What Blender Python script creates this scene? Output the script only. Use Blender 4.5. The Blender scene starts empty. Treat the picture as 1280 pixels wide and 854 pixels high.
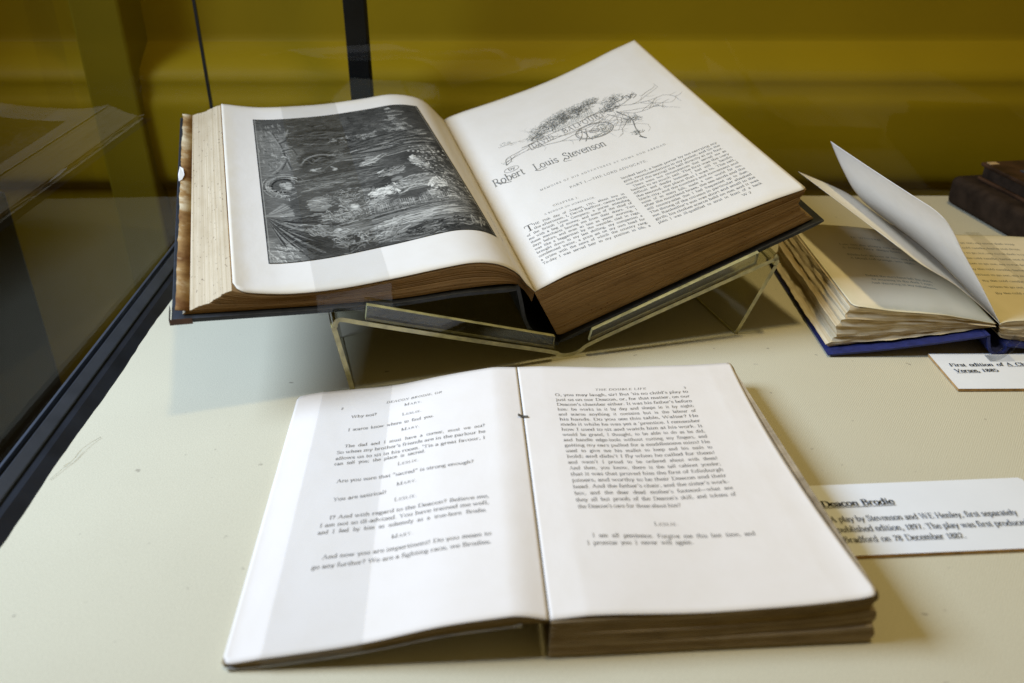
import bpy, bmesh, math, random
import numpy as np
random.seed(7); rng = np.random.default_rng(11)
scene = bpy.context.scene; COL = scene.collection

# ---------------------------------------------------------------- camera
cam_d = bpy.data.cameras.new('camera'); cam = bpy.data.objects.new('camera', cam_d); COL.objects.link(cam)
cam.location = (0, 0, .2695); cam.rotation_euler = (math.radians(61), 0, 0)
cam_d.sensor_width = 36; cam_d.lens = 1080/1280*36
cam_d.clip_start = .01; cam_d.clip_end = 50
cam_d.dof.use_dof = True; cam_d.dof.focus_distance = .535; cam_d.dof.aperture_fstop = 7.6
scene.camera = cam

# ---------------------------------------------------------------- light
world = bpy.data.worlds.new('World'); scene.world = world; world.use_nodes = True
bg = world.node_tree.nodes['Background']; bg.inputs['Color'].default_value = (1.0, .74, .24, 1); bg.inputs['Strength'].default_value = .17
def area(name, loc, target, size, power, color, size_y=None):
    d = bpy.data.lights.new(name, 'AREA'); d.energy = power; d.color = color; d.size = size
    if size_y: d.shape = 'RECTANGLE'; d.size_y = size_y
    o = bpy.data.objects.new(name, d); COL.objects.link(o); o.location = loc
    v = np.array(target)-np.array(loc)
    from mathutils import Vector
    o.rotation_euler = Vector(v).to_track_quat('-Z', 'Y').to_euler()
    return o
wl = area('window_light', (-.72, .36, .63), (.0, .40, 0), .38, 4.35, (.56, .715, 1.0)); wl.data.spread = math.radians(85)
cl = area('ceiling_lamp', (.20, .38, 1.9), (.28, .46, 0), .14, 1.35, (1.0, .83, .42)); cl.data.spread = math.radians(60)
scene.view_settings.view_transform = 'Standard'; scene.view_settings.look = 'None'
scene.view_settings.exposure = 0; scene.view_settings.gamma = 1; scene.view_settings.use_curve_mapping = False
scene.cycles.max_bounces = 8; scene.cycles.transparent_max_bounces = 16
scene.cycles.caustics_reflective = False; scene.cycles.caustics_refractive = False
scene.render.filter_size = 1.15; scene.cycles.use_denoising = True; scene.cycles.denoising_prefilter = 'NONE'; scene.cycles.use_adaptive_sampling = False; scene.cycles.sample_clamp_indirect = 3.0

# ---- page geometry: every book has a frame (origin, sideways s, along-the-spine a, up n); centimetre rails ----
def frame_axes(psi, th):
    psi, th = math.radians(psi), math.radians(th)
    a = np.array([-math.sin(psi)*math.cos(th), math.cos(psi)*math.cos(th), math.sin(th)])
    s = np.array([math.cos(psi), math.sin(psi), 0.0])
    return s, a, np.cross(s, a)

class Frame:
    def __init__(self, P, psi, th):
        self.P = np.array(P, float); self.s, self.a, self.n = frame_axes(psi, th)
    def pt(self, s, a, n):            # metres
        return self.P + self.s*s + self.a*a + self.n*n

def smooth(pts, per=8):
    p = np.array(pts, float)
    if len(p) < 3: return p
    q = np.vstack([2*p[0]-p[1], p, 2*p[-1]-p[-2]]); out = []
    for i in range(1, len(q)-2):
        for k in range(per):
            t = k/per
            out.append(.5*(2*q[i]+(q[i+1]-q[i-1])*t+(2*q[i-1]-5*q[i]+4*q[i+1]-q[i+2])*t*t+(3*q[i]-q[i-1]-3*q[i+1]+q[i+2])*t**3))
    out.append(q[-2]); return np.array(out)

def arc_sample(pts, us):
    d = np.r_[0, np.cumsum(np.linalg.norm(np.diff(pts, axis=0), axis=1))]
    d = d/d[-1]
    return np.stack([np.interp(us, d, pts[:, k]) for k in range(pts.shape[1])], -1)

def arc_len(pts):
    return float(np.linalg.norm(np.diff(pts, axis=0), axis=1).sum())

class Surf:
    """sheet lofted between rails; rails = [(v, a_metres, [(s_cm, n_cm)...])], points run left to right"""
    def __init__(self, fr, rails, N=80, ripple=0.):
        self.fr = fr; self.ripple = ripple; self.us = np.linspace(0, 1, N); self.vs = [r[0] for r in rails]
        self.R = []; self.W = 0
        for v, a, pts in rails:
            d = smooth(np.array(pts)/100.0); self.W = max(self.W, arc_len(d))
            q = arc_sample(d, self.us)
            self.R.append(np.array([fr.pt(x, a, y) for x, y in q]))
        self.R = np.array(self.R)
        self.H = float(np.linalg.norm(self.R[-1][0]-self.R[0][0]))
    def at(self, u, v):
        p = self._at(u, v)
        if self.ripple:                                             # old paper never lies quite flat
            u = np.asarray(u, float); v = np.asarray(v, float)
            w = 1.6+np.sin(3.1*u+5.3*v+.4)*.6+np.sin(8.7*u-4.1*v)*.35+np.sin(2.3*u+13.*v+1.)*.35+np.sin(15*u+9*v)*.15
            p = p+self.fr.n*(self.ripple*w*np.clip(u*9, 0, 1)*np.clip((1-u)*9, 0, 1))[..., None]
        return p
    def _at(self, u, v):
        u = np.asarray(u, float); v = np.asarray(v, float)
        x = np.clip(u, 0, 1)*(len(self.us)-1); i = np.minimum(x.astype(int), len(self.us)-2); f = (x-i)[..., None]
        rows = [r[i]*(1-f)+r[i+1]*f for r in self.R]
        out = np.zeros(rows[0].shape); vs = self.vs
        if len(vs) == 2:
            return rows[0]*(1-v)[..., None]+rows[1]*v[..., None]
        w = [np.ones_like(v) for _ in vs]                       # Lagrange in v
        for k in range(len(vs)):
            for j in range(len(vs)):
                if j != k: w[k] = w[k]*(v-vs[j])/(vs[k]-vs[j])
        for k in range(len(vs)): out = out+rows[k]*w[k][..., None]
        return out
    def on(self, u, v, lift):
        e = .004
        p = self.at(u, v)
        du = self.at(np.minimum(np.asarray(u)+e, 1), v)-self.at(np.maximum(np.asarray(u)-e, 0), v)
        dv = self.at(u, np.asarray(v)+e)-self.at(u, np.asarray(v)-e)
        nn = np.cross(du, dv); nn = nn/np.linalg.norm(nn, axis=-1, keepdims=True)
        return p+nn*lift

BIG = Frame((.02907, .47174, .004), 16, 8); BIG_L = .26
PLAY = Frame((.01370, .23430, 0), 3.4, 0); PLAY_L = .19
BLUE = Frame((.19870, .46864, 0), 0, 0); BLUE_L = .143

BIG_LF = [(-18.6, 6.9), (-17.6, 6.5), (-15.8, 6.15), (-13.1, 6.1), (-9.7, 6.4), (-7.2, 6.7), (-5.5, 6.8), (-4.1, 6.5), (-3.0, 5.8), (-2.4, 5.0), (-1.8, 4.35)]
BIG_LB = [(-18.8, 7.0), (-16.3, 6.5), (-13.4, 6.38), (-10.9, 6.4), (-8.0, 6.62), (-6.1, 6.8), (-4.5, 6.6), (-3.3, 6.1), (-2.3, 5.1), (-1.65, 4.4)]
BIG_RF = [(-1.8, 4.35), (-1.2, 4.62), (.7, 5.35), (4.1, 6.4), (7.6, 7.25), (11.2, 8.25), (15.1, 9.4)]
BIG_RM = [(-1.7, 4.37), (-1.0, 4.7), (1.5, 5.55), (5.2, 6.6), (9.0, 7.6), (12.0, 8.55), (15.0, 9.55)]
BIG_RB = [(-1.65, 4.4), (-.8, 4.75), (2.8, 5.7), (5.6, 6.5), (8.2, 7.4), (10.6, 8.4), (12.3, 9.2), (14.5, 10.15)]
S_BL = Surf(BIG, [(0, 0, BIG_LF), (1, BIG_L, BIG_LB)], ripple=.0003)
S_BR = Surf(BIG, [(0, 0, BIG_RF), (.6, BIG_L*.6, BIG_RM), (1, BIG_L, BIG_RB)], ripple=.0004)
PLAY_LF = [(-12.4, .35), (-11.9, .32), (-10.0, .50), (-7.0, .98), (-4.1, 1.7), (-2.0, 2.0), (-1.0, 2.08), (.02, 1.9)]
PLAY_LB = [(-12.5, .2), (-11.0, .38), (-9.2, .5), (-7.0, .66), (-4.4, 1.15), (-2.1, 1.55), (-1.1, 1.7), (.02, 1.72)]
PLAY_RF = [(.08, 1.9), (2.3, 1.9), (5.7, 1.8), (8.1, 1.88), (10.6, 2.02), (11.9, 2.2), (12.7, 2.46)]
PLAY_RB = [(.06, 1.72), (2.5, 1.6), (5.3, 1.42), (8.0, 1.4), (10.4, 1.42), (12.4, 1.6)]
S_PL = Surf(PLAY, [(0, 0, PLAY_LF), (1, PLAY_L, PLAY_LB)], ripple=.00045)
PLAY_RM = [(.07, 1.8), (2.4, 1.74), (5.5, 1.6), (8.0, 1.62), (10.4, 1.7), (11.8, 1.82), (12.2, 1.9)]
S_PR = Surf(PLAY, [(0, 0, PLAY_RF), (.5, PLAY_L*.5, PLAY_RM), (1, PLAY_L, PLAY_RB)], ripple=.00045)
BLUE_LF = [(.95, 3.2), (1.9, 3.1), (3.7, 2.85), (6.2, 2.65), (7.8, 2.4), (10.0, 2.0)]
BLUE_LB = [(1.0, 3.15), (3.4, 3.05), (5.2, 2.95), (7.4, 2.7), (9.3, 2.4), (10.5, 2.1)]
BLUE_RF = [(10.3, 2.0), (10.9, 2.15), (12.6, 2.25), (15.6, 2.1), (19.6, 1.9)]
BLUE_RB = [(10.6, 2.1), (11.6, 2.3), (14.0, 2.25), (17.2, 2.15), (19.9, 2.0)]
S_UL = Surf(BLUE, [(0, .003, BLUE_LF), (1, BLUE_L, BLUE_LB)])
S_UR = Surf(BLUE, [(0, .003, BLUE_RF), (1, BLUE_L, BLUE_RB)])

# ---------------------------------------------------------------- mesh helpers
class MB:
    def __init__(self): self.v = []; self.f = []; self.m = []
    def add(self, verts, faces, mat=0):
        b = len(self.v); self.v += [tuple(map(float, p)) for p in verts]
        for f in faces: self.f.append([b+i for i in f]); self.m.append(mat)
    def build(self, name, mats, parent=None, smooth=False, attr=None, normals=True):
        me = bpy.data.meshes.new(name); me.from_pydata(self.v, [], self.f)
        if not isinstance(mats, (list, tuple)): mats = [mats]
        for m in mats: me.materials.append(m)
        me.polygons.foreach_set('material_index', self.m)
        if normals:
            bm = bmesh.new(); bm.from_mesh(me); bmesh.ops.recalc_face_normals(bm, faces=bm.faces); bm.to_mesh(me); bm.free()
        if smooth: me.polygons.foreach_set('use_smooth', [True]*len(me.polygons))
        for k, (typ, vals) in (attr or {}).items():
            a = me.attributes.new(k, typ, 'POINT')
            a.data.foreach_set('color' if typ == 'FLOAT_COLOR' else 'vector', np.asarray(vals, np.float32).ravel())
        o = bpy.data.objects.new(name, me); COL.objects.link(o)
        if parent: o.parent = parent
        return o

def thing(name, label, cat, group=None):
    o = bpy.data.objects.new(name, None); COL.objects.link(o); o.empty_display_size = .02
    return tag(o, label, cat, group)
def tag(o, label, cat, group=None):
    o['label'] = label; o['category'] = cat
    if group: o['group'] = group
    return o
def struct(o): o['kind'] = 'structure'; return o

def grid_faces(n, m, base=0):
    return [[base+i*m+j, base+i*m+j+1, base+(i+1)*m+j+1, base+(i+1)*m+j] for i in range(n-1) for j in range(m-1)]

def band(mb, fr, pts, thick, a0, a1, side=1, na=2, flat=0, rim=0, sm=6):
    """polyline in (s,n) metres thickened on one side and extruded along the spine; rim faces take material rim"""
    p = smooth(pts, sm) if sm else np.array(pts, float)
    t = np.gradient(p, axis=0); t /= np.linalg.norm(t, axis=1, keepdims=True)
    q = p+np.stack([-t[:, 1], t[:, 0]], 1)*thick*side
    N = len(p); As = np.linspace(a0, a1, na)
    V = [fr.pt(x, a, y) for a in As for x, y in p]+[fr.pt(x, a, y) for a in As for x, y in q]
    o = na*N; F = grid_faces(na, N)+grid_faces(na, N, o); R = []
    for j in range(N-1):
        R.append([j, j+1, o+j+1, o+j]); b = (na-1)*N; R.append([b+j, b+j+1, o+b+j+1, o+b+j])
    for i in range(na-1):
        for e in (0, N-1): R.append([i*N+e, (i+1)*N+e, o+(i+1)*N+e, o+i*N+e])
    b0 = len(mb.v); mb.add(V, [], 0)
    for f in F: mb.f.append([b0+i for i in f]); mb.m.append(flat)
    for f in R: mb.f.append([b0+i for i in f]); mb.m.append(rim)
    return mb

def slab(mb, fr, topF, topB, thick, a0, a1, n=30, na=6):
    """book board: top rails (cm) at front and back, constant thickness, slightly rounded edges"""
    us = np.linspace(0, 1, n)
    A = arc_sample(smooth(np.array(topF)/100), us); B = arc_sample(smooth(np.array(topB)/100), us)
    r = .0008; V = []; rings = []
    # cross rings run round the section at each a station
    for k, w in enumerate(np.linspace(0, 1, na)):
        a = a0+(a1-a0)*w; p = A*(1-w)+B*w
        ins = r if k in (0, na-1) else 0
        top = [(x, y-ins*.5) for x, y in p]; bot = [(x, y-thick+ins*.5) for x, y in p[::-1]]
        x0, y0 = p[0]; x1, y1 = p[-1]
        top[0] = (top[0][0], top[0][1]-r); bot[-1] = (bot[-1][0], bot[-1][1]+r)
        top[-1] = (top[-1][0], top[-1][1]-r); bot[0] = (bot[0][0], bot[0][1]+r)
        rings.append([fr.pt(x, a, y) for x, y in top+bot])
    m = 2*n; V = [p for rg in rings for p in rg]
    F = [[i*m+j, i*m+(j+1) % m, (i+1)*m+(j+1) % m, (i+1)*m+j] for i in range(na-1) for j in range(m)]
    for e in (0, (na-1)*m):
        for j in range(n-1): F.append([e+j, e+j+1, e+m-2-j, e+m-1-j])
    mb.add(V, F); return mb

def block(name, mats, parent, fr, botF, topF, botB, topB, a0, a1, K=24, n=70, nv=40, jit=.0004, wav=0., outer='L', edge=None, seed=1, sag=None, step=None, bow=0.):
    """stack of leaves between a bottom and a top rail; material 0 head and tail, 1 fore-edge"""
    r = np.random.default_rng(seed); us = np.linspace(0, 1, n)
    P = [arc_sample(smooth(np.array(q)/100), us) for q in (botF, topF, botB, topB)]
    ks = np.linspace(0, 1, K+1); V = []; lay = []
    jf = r.uniform(0, jit, K+1); jb = r.uniform(0, jit, K+1)
    ph = r.uniform(0, 6.28, (K+1, 3)); am = r.uniform(.3, 1, (K+1, 3))
    def wave(k, x): return wav*(am[k, 0]*np.sin(5*x+ph[k, 0])+.6*am[k, 1]*np.sin(17*x+ph[k, 1])+.4*am[k, 2]*np.sin(43*x+ph[k, 2]))
    eo = r.uniform(0, jit, K+1)
    sgn = -1 if outer == 'L' else 1
    def cross(w, k, front):
        p = (P[0]*(1-w)+P[2]*w)*(1-ks[k])+(P[1]*(1-w)+P[3]*w)*ks[k]
        dx = sgn*eo[k]+(sgn*edge(ks[k])/100 if edge else 0)-sgn*bow*4*w*(1-w)/100
        wt = us**3 if outer == 'R' else (1-us)**3
        p = p.copy(); p[:, 0] += dx*wt
        if sag: p[:, 1] += sag(ks[k], us)/100
        return p
    F0 = []; F1 = []
    for w, sg, jj, a in ((0, 1, jf, a0), (1, -1, jb, a1)):         # front and back faces
        b = len(V)
        for k in range(K+1):
            p = cross(w, k, w == 0); off = jj[k]+wave(k, us)+(step(ks[k], us) if step and w == 0 else 0)
            for i in range(n): V.append(fr.pt(p[i, 0], a+sg*off[i], p[i, 1])); lay.append((us[i], ks[k], w))
        F0 += grid_faces(K+1, n, b)
    e = 0 if outer == 'L' else n-1
    vs = np.linspace(0, 1, nv); b = len(V)
    for k in range(K+1):                                            # fore-edge
        for j, w in enumerate(vs):
            p = cross(w, k, True)[e]; s0 = a0+jf[k]+wave(k, us)[e]+(step(ks[k], us)[e] if step else 0); s1 = a1-jb[k]-wave(k, us)[e]
            x = p[0]+sgn*wave(k, w*1.7+3)*.6*math.sin(math.pi*w)
            V.append(fr.pt(x, s0+(s1-s0)*w, p[1])); lay.append((w, ks[k], 2))
    F1 += grid_faces(K+1, nv, b)
    for k in (0, K):                                                # top and bottom skins
        b = len(V)
        for w, a, jj, sg in ((0, a0, jf, 1), (1, a1, jb, -1)):
            p = cross(w, k, True); off = jj[k]+wave(k, us)+(step(ks[k], us) if step and w == 0 else 0)
            for i in range(n): V.append(fr.pt(p[i, 0], a+sg*off[i], p[i, 1])); lay.append((us[i], ks[k], w))
        F0 += grid_faces(2, n, b)
    mb = MB(); mb.add(V, F0, 0); b = 0
    for f in F1: mb.f.append(f); mb.m.append(1)
    return mb.build(name, mats, parent, attr={'lay': ('FLOAT_VECTOR', lay)}, normals=False)

def sheet(name, mat, parent, S, lift=.0004, nu=90, nv=60, rad=None, thick=.00018, ripple=0, ext=0):
    """one leaf following a page surface, corners rounded by rad = {(u_side, v_side): cm}"""
    us = np.linspace(0, 1, nu); vs = np.linspace(0, 1, nv); W, H = S.W*100, S.H*100
    Ug, Vg = np.meshgrid(us, vs, indexing='ij')
    lo = np.zeros(nu); hi = np.ones(nu)
    for (a, b), rr in (rad or {}).items():
        d = (us if a == 0 else 1-us)*W
        cut = np.where(d < rr, rr-np.sqrt(np.maximum(rr*rr-(rr-d)**2, 0)), 0)/H
        if b == 0: lo = np.maximum(lo, cut)
        else: hi = np.minimum(hi, 1-cut)
    if ripple:
        lo = lo+ripple*(np.sin(us*9+1)+.5*np.sin(us*31))/H; hi = hi+ripple*(np.sin(us*11)+.5*np.sin(us*27+2))/H
    Vg = lo[:, None]+(hi-lo)[:, None]*Vg
    P = S.on(Ug, np.clip(Vg, 0, 1), lift)
    pg = np.stack([Ug*W, Vg*H, np.minimum(np.minimum(Ug*W, (1-Ug)*W), np.minimum(Vg*H, (1-Vg)*H))], -1)
    mb = MB(); mb.add(P.reshape(-1, 3), grid_faces(nu, nv))
    o = mb.build(name, mat, parent, smooth=True, attr={'pg': ('FLOAT_VECTOR', pg.reshape(-1, 3))}, normals=False)
    m = o.modifiers.new('thickness', 'SOLIDIFY'); m.thickness = thick; m.offset = -1
    return o

def box(mb, c, sx, sy, sz, rot=0, mat=0):
    co, si = math.cos(rot), math.sin(rot); V = []
    for z in (0, sz):
        for x, y in ((0, 0), (sx, 0), (sx, sy), (0, sy)): V.append((c[0]+x*co-y*si, c[1]+x*si+y*co, c[2]+z))
    mb.add(V, [[3, 2, 1, 0], [4, 5, 6, 7], [0, 1, 5, 4], [1, 2, 6, 5], [2, 3, 7, 6], [3, 0, 4, 7]], mat); return mb
def bevel(o, w=.0006, seg=2):
    m = o.modifiers.new('bevel', 'BEVEL'); m.width = w; m.segments = seg; m.limit_method = 'ANGLE'; return o

# ---------------------------------------------------------------- lettering: a nib-drawn roman, strokes in 1/100 em
G = {}
def _g(s):
    for ln in s.strip().split('\n'):
        ch, adv, rest = ln.strip().split(' ', 2); G[ch] = (int(adv), [(t[0], [tuple(map(float, q.split(','))) for q in t[1:].split()]) for t in rest.split(';')])
_g('''
a 46 c8,35 14,44 24,45 32,40 34,30 34,8 38,1 44,3;c34,27 20,24 8,18 7,8 14,0 24,2 34,12
b 50 l12,72 12,1;c12,34 22,44 34,44 43,34 44,18 38,4 27,-1 12,6;s8,71,10
c 43 c39,36 32,44 22,45 10,37 6,22 11,6 22,-1 32,2 40,10
d 51 l39,72 39,1;c39,34 30,44 18,43 8,33 6,18 11,4 22,-1 32,3 39,10;s35,71,10;s43,1,10
e 44 c7,24 22,24 40,25 37,38 26,45 14,42 7,30 6,16 13,3 24,-1 34,3 41,11
f 31 c34,64 28,71 19,68 14,56 14,2;s14,1,20;s16,44,24
g 47 c22,45 11,41 9,31 14,22 24,20 34,24 36,34 31,43 22,45;c16,20 8,12 14,6 30,4 40,-2 40,-12 30,-21 16,-21 6,-14 8,-6 18,2;t32,42 45,44
h 53 l12,72 12,1;c12,34 22,43 34,44 40,36 40,1;s12,1,20;s40,1,20;s8,71,10
i 27 l13,44 13,1;s9,44,10;s13,1,20;d13,62
j 27 c15,44 15,-10 10,-20 2,-20;s11,44,10;d15,62
k 51 l12,72 12,1;t14,20 38,43;l22,26 42,1;s12,1,18;s42,1,18;s38,44,16;s8,71,10
l 27 l13,72 13,1;s9,71,10;s13,1,20
m 78 l12,44 12,1;c12,34 22,43 32,44 38,36 38,1;c38,34 48,43 58,44 64,36 64,1;s8,44,10;s12,1,20;s38,1,20;s64,1,20
n 53 l12,44 12,1;c12,34 22,43 34,44 40,36 40,1;s8,44,10;s12,1,20;s40,1,20
o 49 c24,45 12,40 6,23 12,5 24,-1 37,5 43,22 37,40 24,45
p 50 l12,44 12,-21;c12,34 22,44 34,44 43,34 44,18 38,4 27,-1 12,6;s8,44,10;s12,-21,20
q 50 l39,44 39,-21;c39,34 30,44 18,43 8,33 6,18 11,4 22,-1 32,3 39,10;s39,-21,20
r 39 l12,44 12,1;c12,28 20,42 30,45 37,41;s8,44,10;s13,1,22
s 38 c32,35 26,44 16,44 8,37 10,28 22,22 32,15 31,5 22,-1 12,1 6,11
t 31 c14,58 14,8 19,0 29,5;s16,44,22
u 53 c12,44 12,12 18,1 28,1 40,10;l40,44 40,1;s8,44,10;s36,44,10;s44,1,10
v 48 l7,44 24,0;t24,0 42,44;s8,44,18;s41,44,14
w 70 l7,44 21,0;t21,0 35,42;l35,44 49,0;t49,0 63,44;s8,44,16;s34,44,14;s63,44,14
x 48 l8,44 40,1;t39,44 9,1;s9,44,16;s38,44,14;s10,1,14;s40,1,16
y 48 l7,44 25,0;c42,44 25,0 17,-18 8,-20;s8,44,18;s41,44,14
z 44 t8,44 38,44;l37,43 7,2;t7,1 39,1;t39,1 40,10;t8,44 7,36
A 70 t34,70 10,1;l34,70 58,1;t18,24 50,24;s10,1,20;s58,1,24
B 62 l16,68 16,1;c16,68 40,67 47,54 40,40 16,37;c24,37 48,35 54,19 44,3 16,1;s12,67,14;s12,1,14
C 66 c58,50 50,66 34,69 16,60 8,34 16,9 34,-1 50,5 59,18;t58,66 58,48
D 72 l16,68 16,1;c16,68 44,66 62,50 63,20 46,3 16,1;s12,67,14;s12,1,14
E 60 l16,68 16,1;t10,67 52,67;t52,67 53,52;t16,36 40,36;t40,44 40,28;t10,1 54,1;t54,1 56,17
F 56 l16,68 16,1;t10,67 52,67;t52,67 53,52;t16,35 40,35;t40,43 40,27;s16,1,22
G 72 c60,50 50,66 34,69 16,60 8,34 16,9 34,-1 50,3 58,8;l58,30 58,4;s58,31,22;t60,66 60,48
H 76 l16,68 16,1;l60,68 60,1;t16,36 60,36;s16,67,22;s60,67,22;s16,1,22;s60,1,22
I 34 l17,68 17,1;s17,67,24;s17,1,24
J 42 c26,68 26,14 20,1 8,2 6,12;s26,67,24
K 70 l16,68 16,1;t18,30 54,66;l28,40 58,1;s16,67,22;s16,1,22;s54,67,20;s60,1,20
L 58 l16,68 16,1;s16,67,22;t10,1 52,1;t52,1 55,20
M 88 l16,68 16,1;l16,68 43,2;t43,2 71,68;l71,68 71,1;s12,67,14;s75,67,14;s16,1,20;s71,1,22
N 74 t16,68 16,1;l16,68 58,2;t58,68 58,1;s12,67,16;s58,67,20;s16,1,20
O 74 c37,69 18,60 9,34 18,8 37,-1 56,8 65,34 56,60 37,69
P 58 l16,68 16,1;c16,68 42,67 52,51 44,34 16,31;s12,67,14;s16,1,24
Q 74 c37,69 18,60 9,34 18,8 37,-1 56,8 65,34 56,60 37,69;l38,10 62,-14
R 68 l16,68 16,1;c16,68 42,67 50,52 42,37 16,35;l32,35 60,1;s12,67,14;s16,1,22;s62,1,12
S 50 c42,56 34,68 20,68 9,58 12,44 26,36 40,27 43,12 33,0 18,-1 8,12;t42,66 42,52;t8,16 8,0
T 64 l32,68 32,1;t6,67 58,67;t6,67 5,50;t58,67 59,50;s32,1,24
U 72 c16,68 16,22 24,2 38,0 52,6 58,24 58,68;s16,67,24;s58,67,20
V 70 l10,68 35,0;t35,0 60,68;s11,67,22;s59,67,20
W 98 l10,68 31,0;t31,0 50,66;l50,68 70,0;t70,0 88,68;s11,67,20;s50,67,18;s87,67,18
X 70 l12,68 58,1;t56,68 14,1;s13,67,20;s55,67,18;s15,1,18;s58,1,20
Y 66 l10,68 33,32;t56,68 33,32;l33,33 33,1;s11,67,20;s55,67,18;s33,1,22
Z 60 t10,67 52,67;l51,66 8,2;t8,1 54,1;t54,1 55,18;t10,67 9,50
0 46 c23,62 11,54 7,31 11,8 23,-1 35,8 39,31 35,54 23,62
1 40 l20,62 20,1;t20,61 10,55;s20,1,22
2 46 c9,48 13,60 24,62 36,54 35,40 22,22 8,3;l8,3 38,3
3 46 c9,53 18,62 30,60 36,49 30,36 20,33;c20,33 34,32 38,17 30,2 16,-1 7,9
4 48 t30,62 6,20;t6,18 44,18;l32,62 32,1;s32,1,18
5 46 c36,62 13,61 11,36 24,39 36,32 38,16 28,0 14,-1 7,8
6 46 c35,58 24,56 12,42 7,20 13,2 25,-1 37,7 38,22 30,34 18,33 9,22
7 44 t7,61 39,61;l38,60 18,1;t7,61 7,50
8 46 c23,62 11,58 10,46 23,35 36,24 37,8 23,-1 9,7 10,23 23,35 35,46 34,58 23,62
9 46 c9,3 22,5 34,20 39,42 33,59 21,62 9,54 8,39 16,28 28,29 37,40
. 24 d12,4
, 24 c12,7 14,2 12,-6 7,-11;d12,4
; 26 c13,7 15,2 13,-6 8,-11;d13,4;d13,38
: 26 d13,4;d13,38
! 28 l14,68 14,20;d14,4
? 42 c8,54 14,67 26,67 34,56 28,44 20,34 19,20;d19,4
' 22 c12,70 13,64 11,56 8,52;d12,68
" 40 c12,70 13,64 11,56 8,52;d12,68;c28,70 29,64 27,56 24,52;d28,68
- 32 l5,21 27,21;l5,23 27,23
_ 94 l4,22 90,22;l4,24 90,24
( 30 c24,74 13,56 10,28 13,2 24,-16
) 30 c6,74 17,56 20,28 17,2 6,-16
''')
_cache = {}
def glyph(ch):
    if ch in _cache: return _cache[ch]
    V = []; F = []
    def strip(p, wfun):
        p = np.array(p, float); t = np.gradient(p, axis=0); t /= np.maximum(np.linalg.norm(t, axis=1, keepdims=True), 1e-6)
        w = wfun(t); nrm = np.stack([-t[:, 1], t[:, 0]], 1); b = len(V)
        for q, n_, ww in zip(p, nrm, w): V.append(tuple(q+n_*ww/2)); V.append(tuple(q-n_*ww/2))
        for i in range(len(p)-1): F.append([b+2*i, b+2*i+1, b+2*i+3, b+2*i+2])
    nib = lambda t: 3.8+5.4*np.abs(t[:, 1])**1.3
    thin = lambda t: np.full(len(t), 3.6)
    for k, pts in G[ch][1]:
        if k == 'c': strip(smooth(pts, 3), nib)
        elif k == 'l': strip([pts[0], ((pts[0][0]+pts[1][0])/2, (pts[0][1]+pts[1][1])/2), pts[1]], nib)
        elif k == 't': strip(pts, thin)
        elif k == 's':
            x, y, w = pts[0]; strip([(x-w/2, y), (x+w/2, y)], lambda t: np.full(len(t), 3.8))
        elif k == 'd':
            x, y = pts[0]; b = len(V)
            for j in range(7): V.append((x+5.6*math.cos(j*.8976), y+5.6*math.sin(j*.8976)))
            F.append(list(range(b, b+7)))
    _cache[ch] = (np.array(V), F, G[ch][0]); return _cache[ch]

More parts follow.
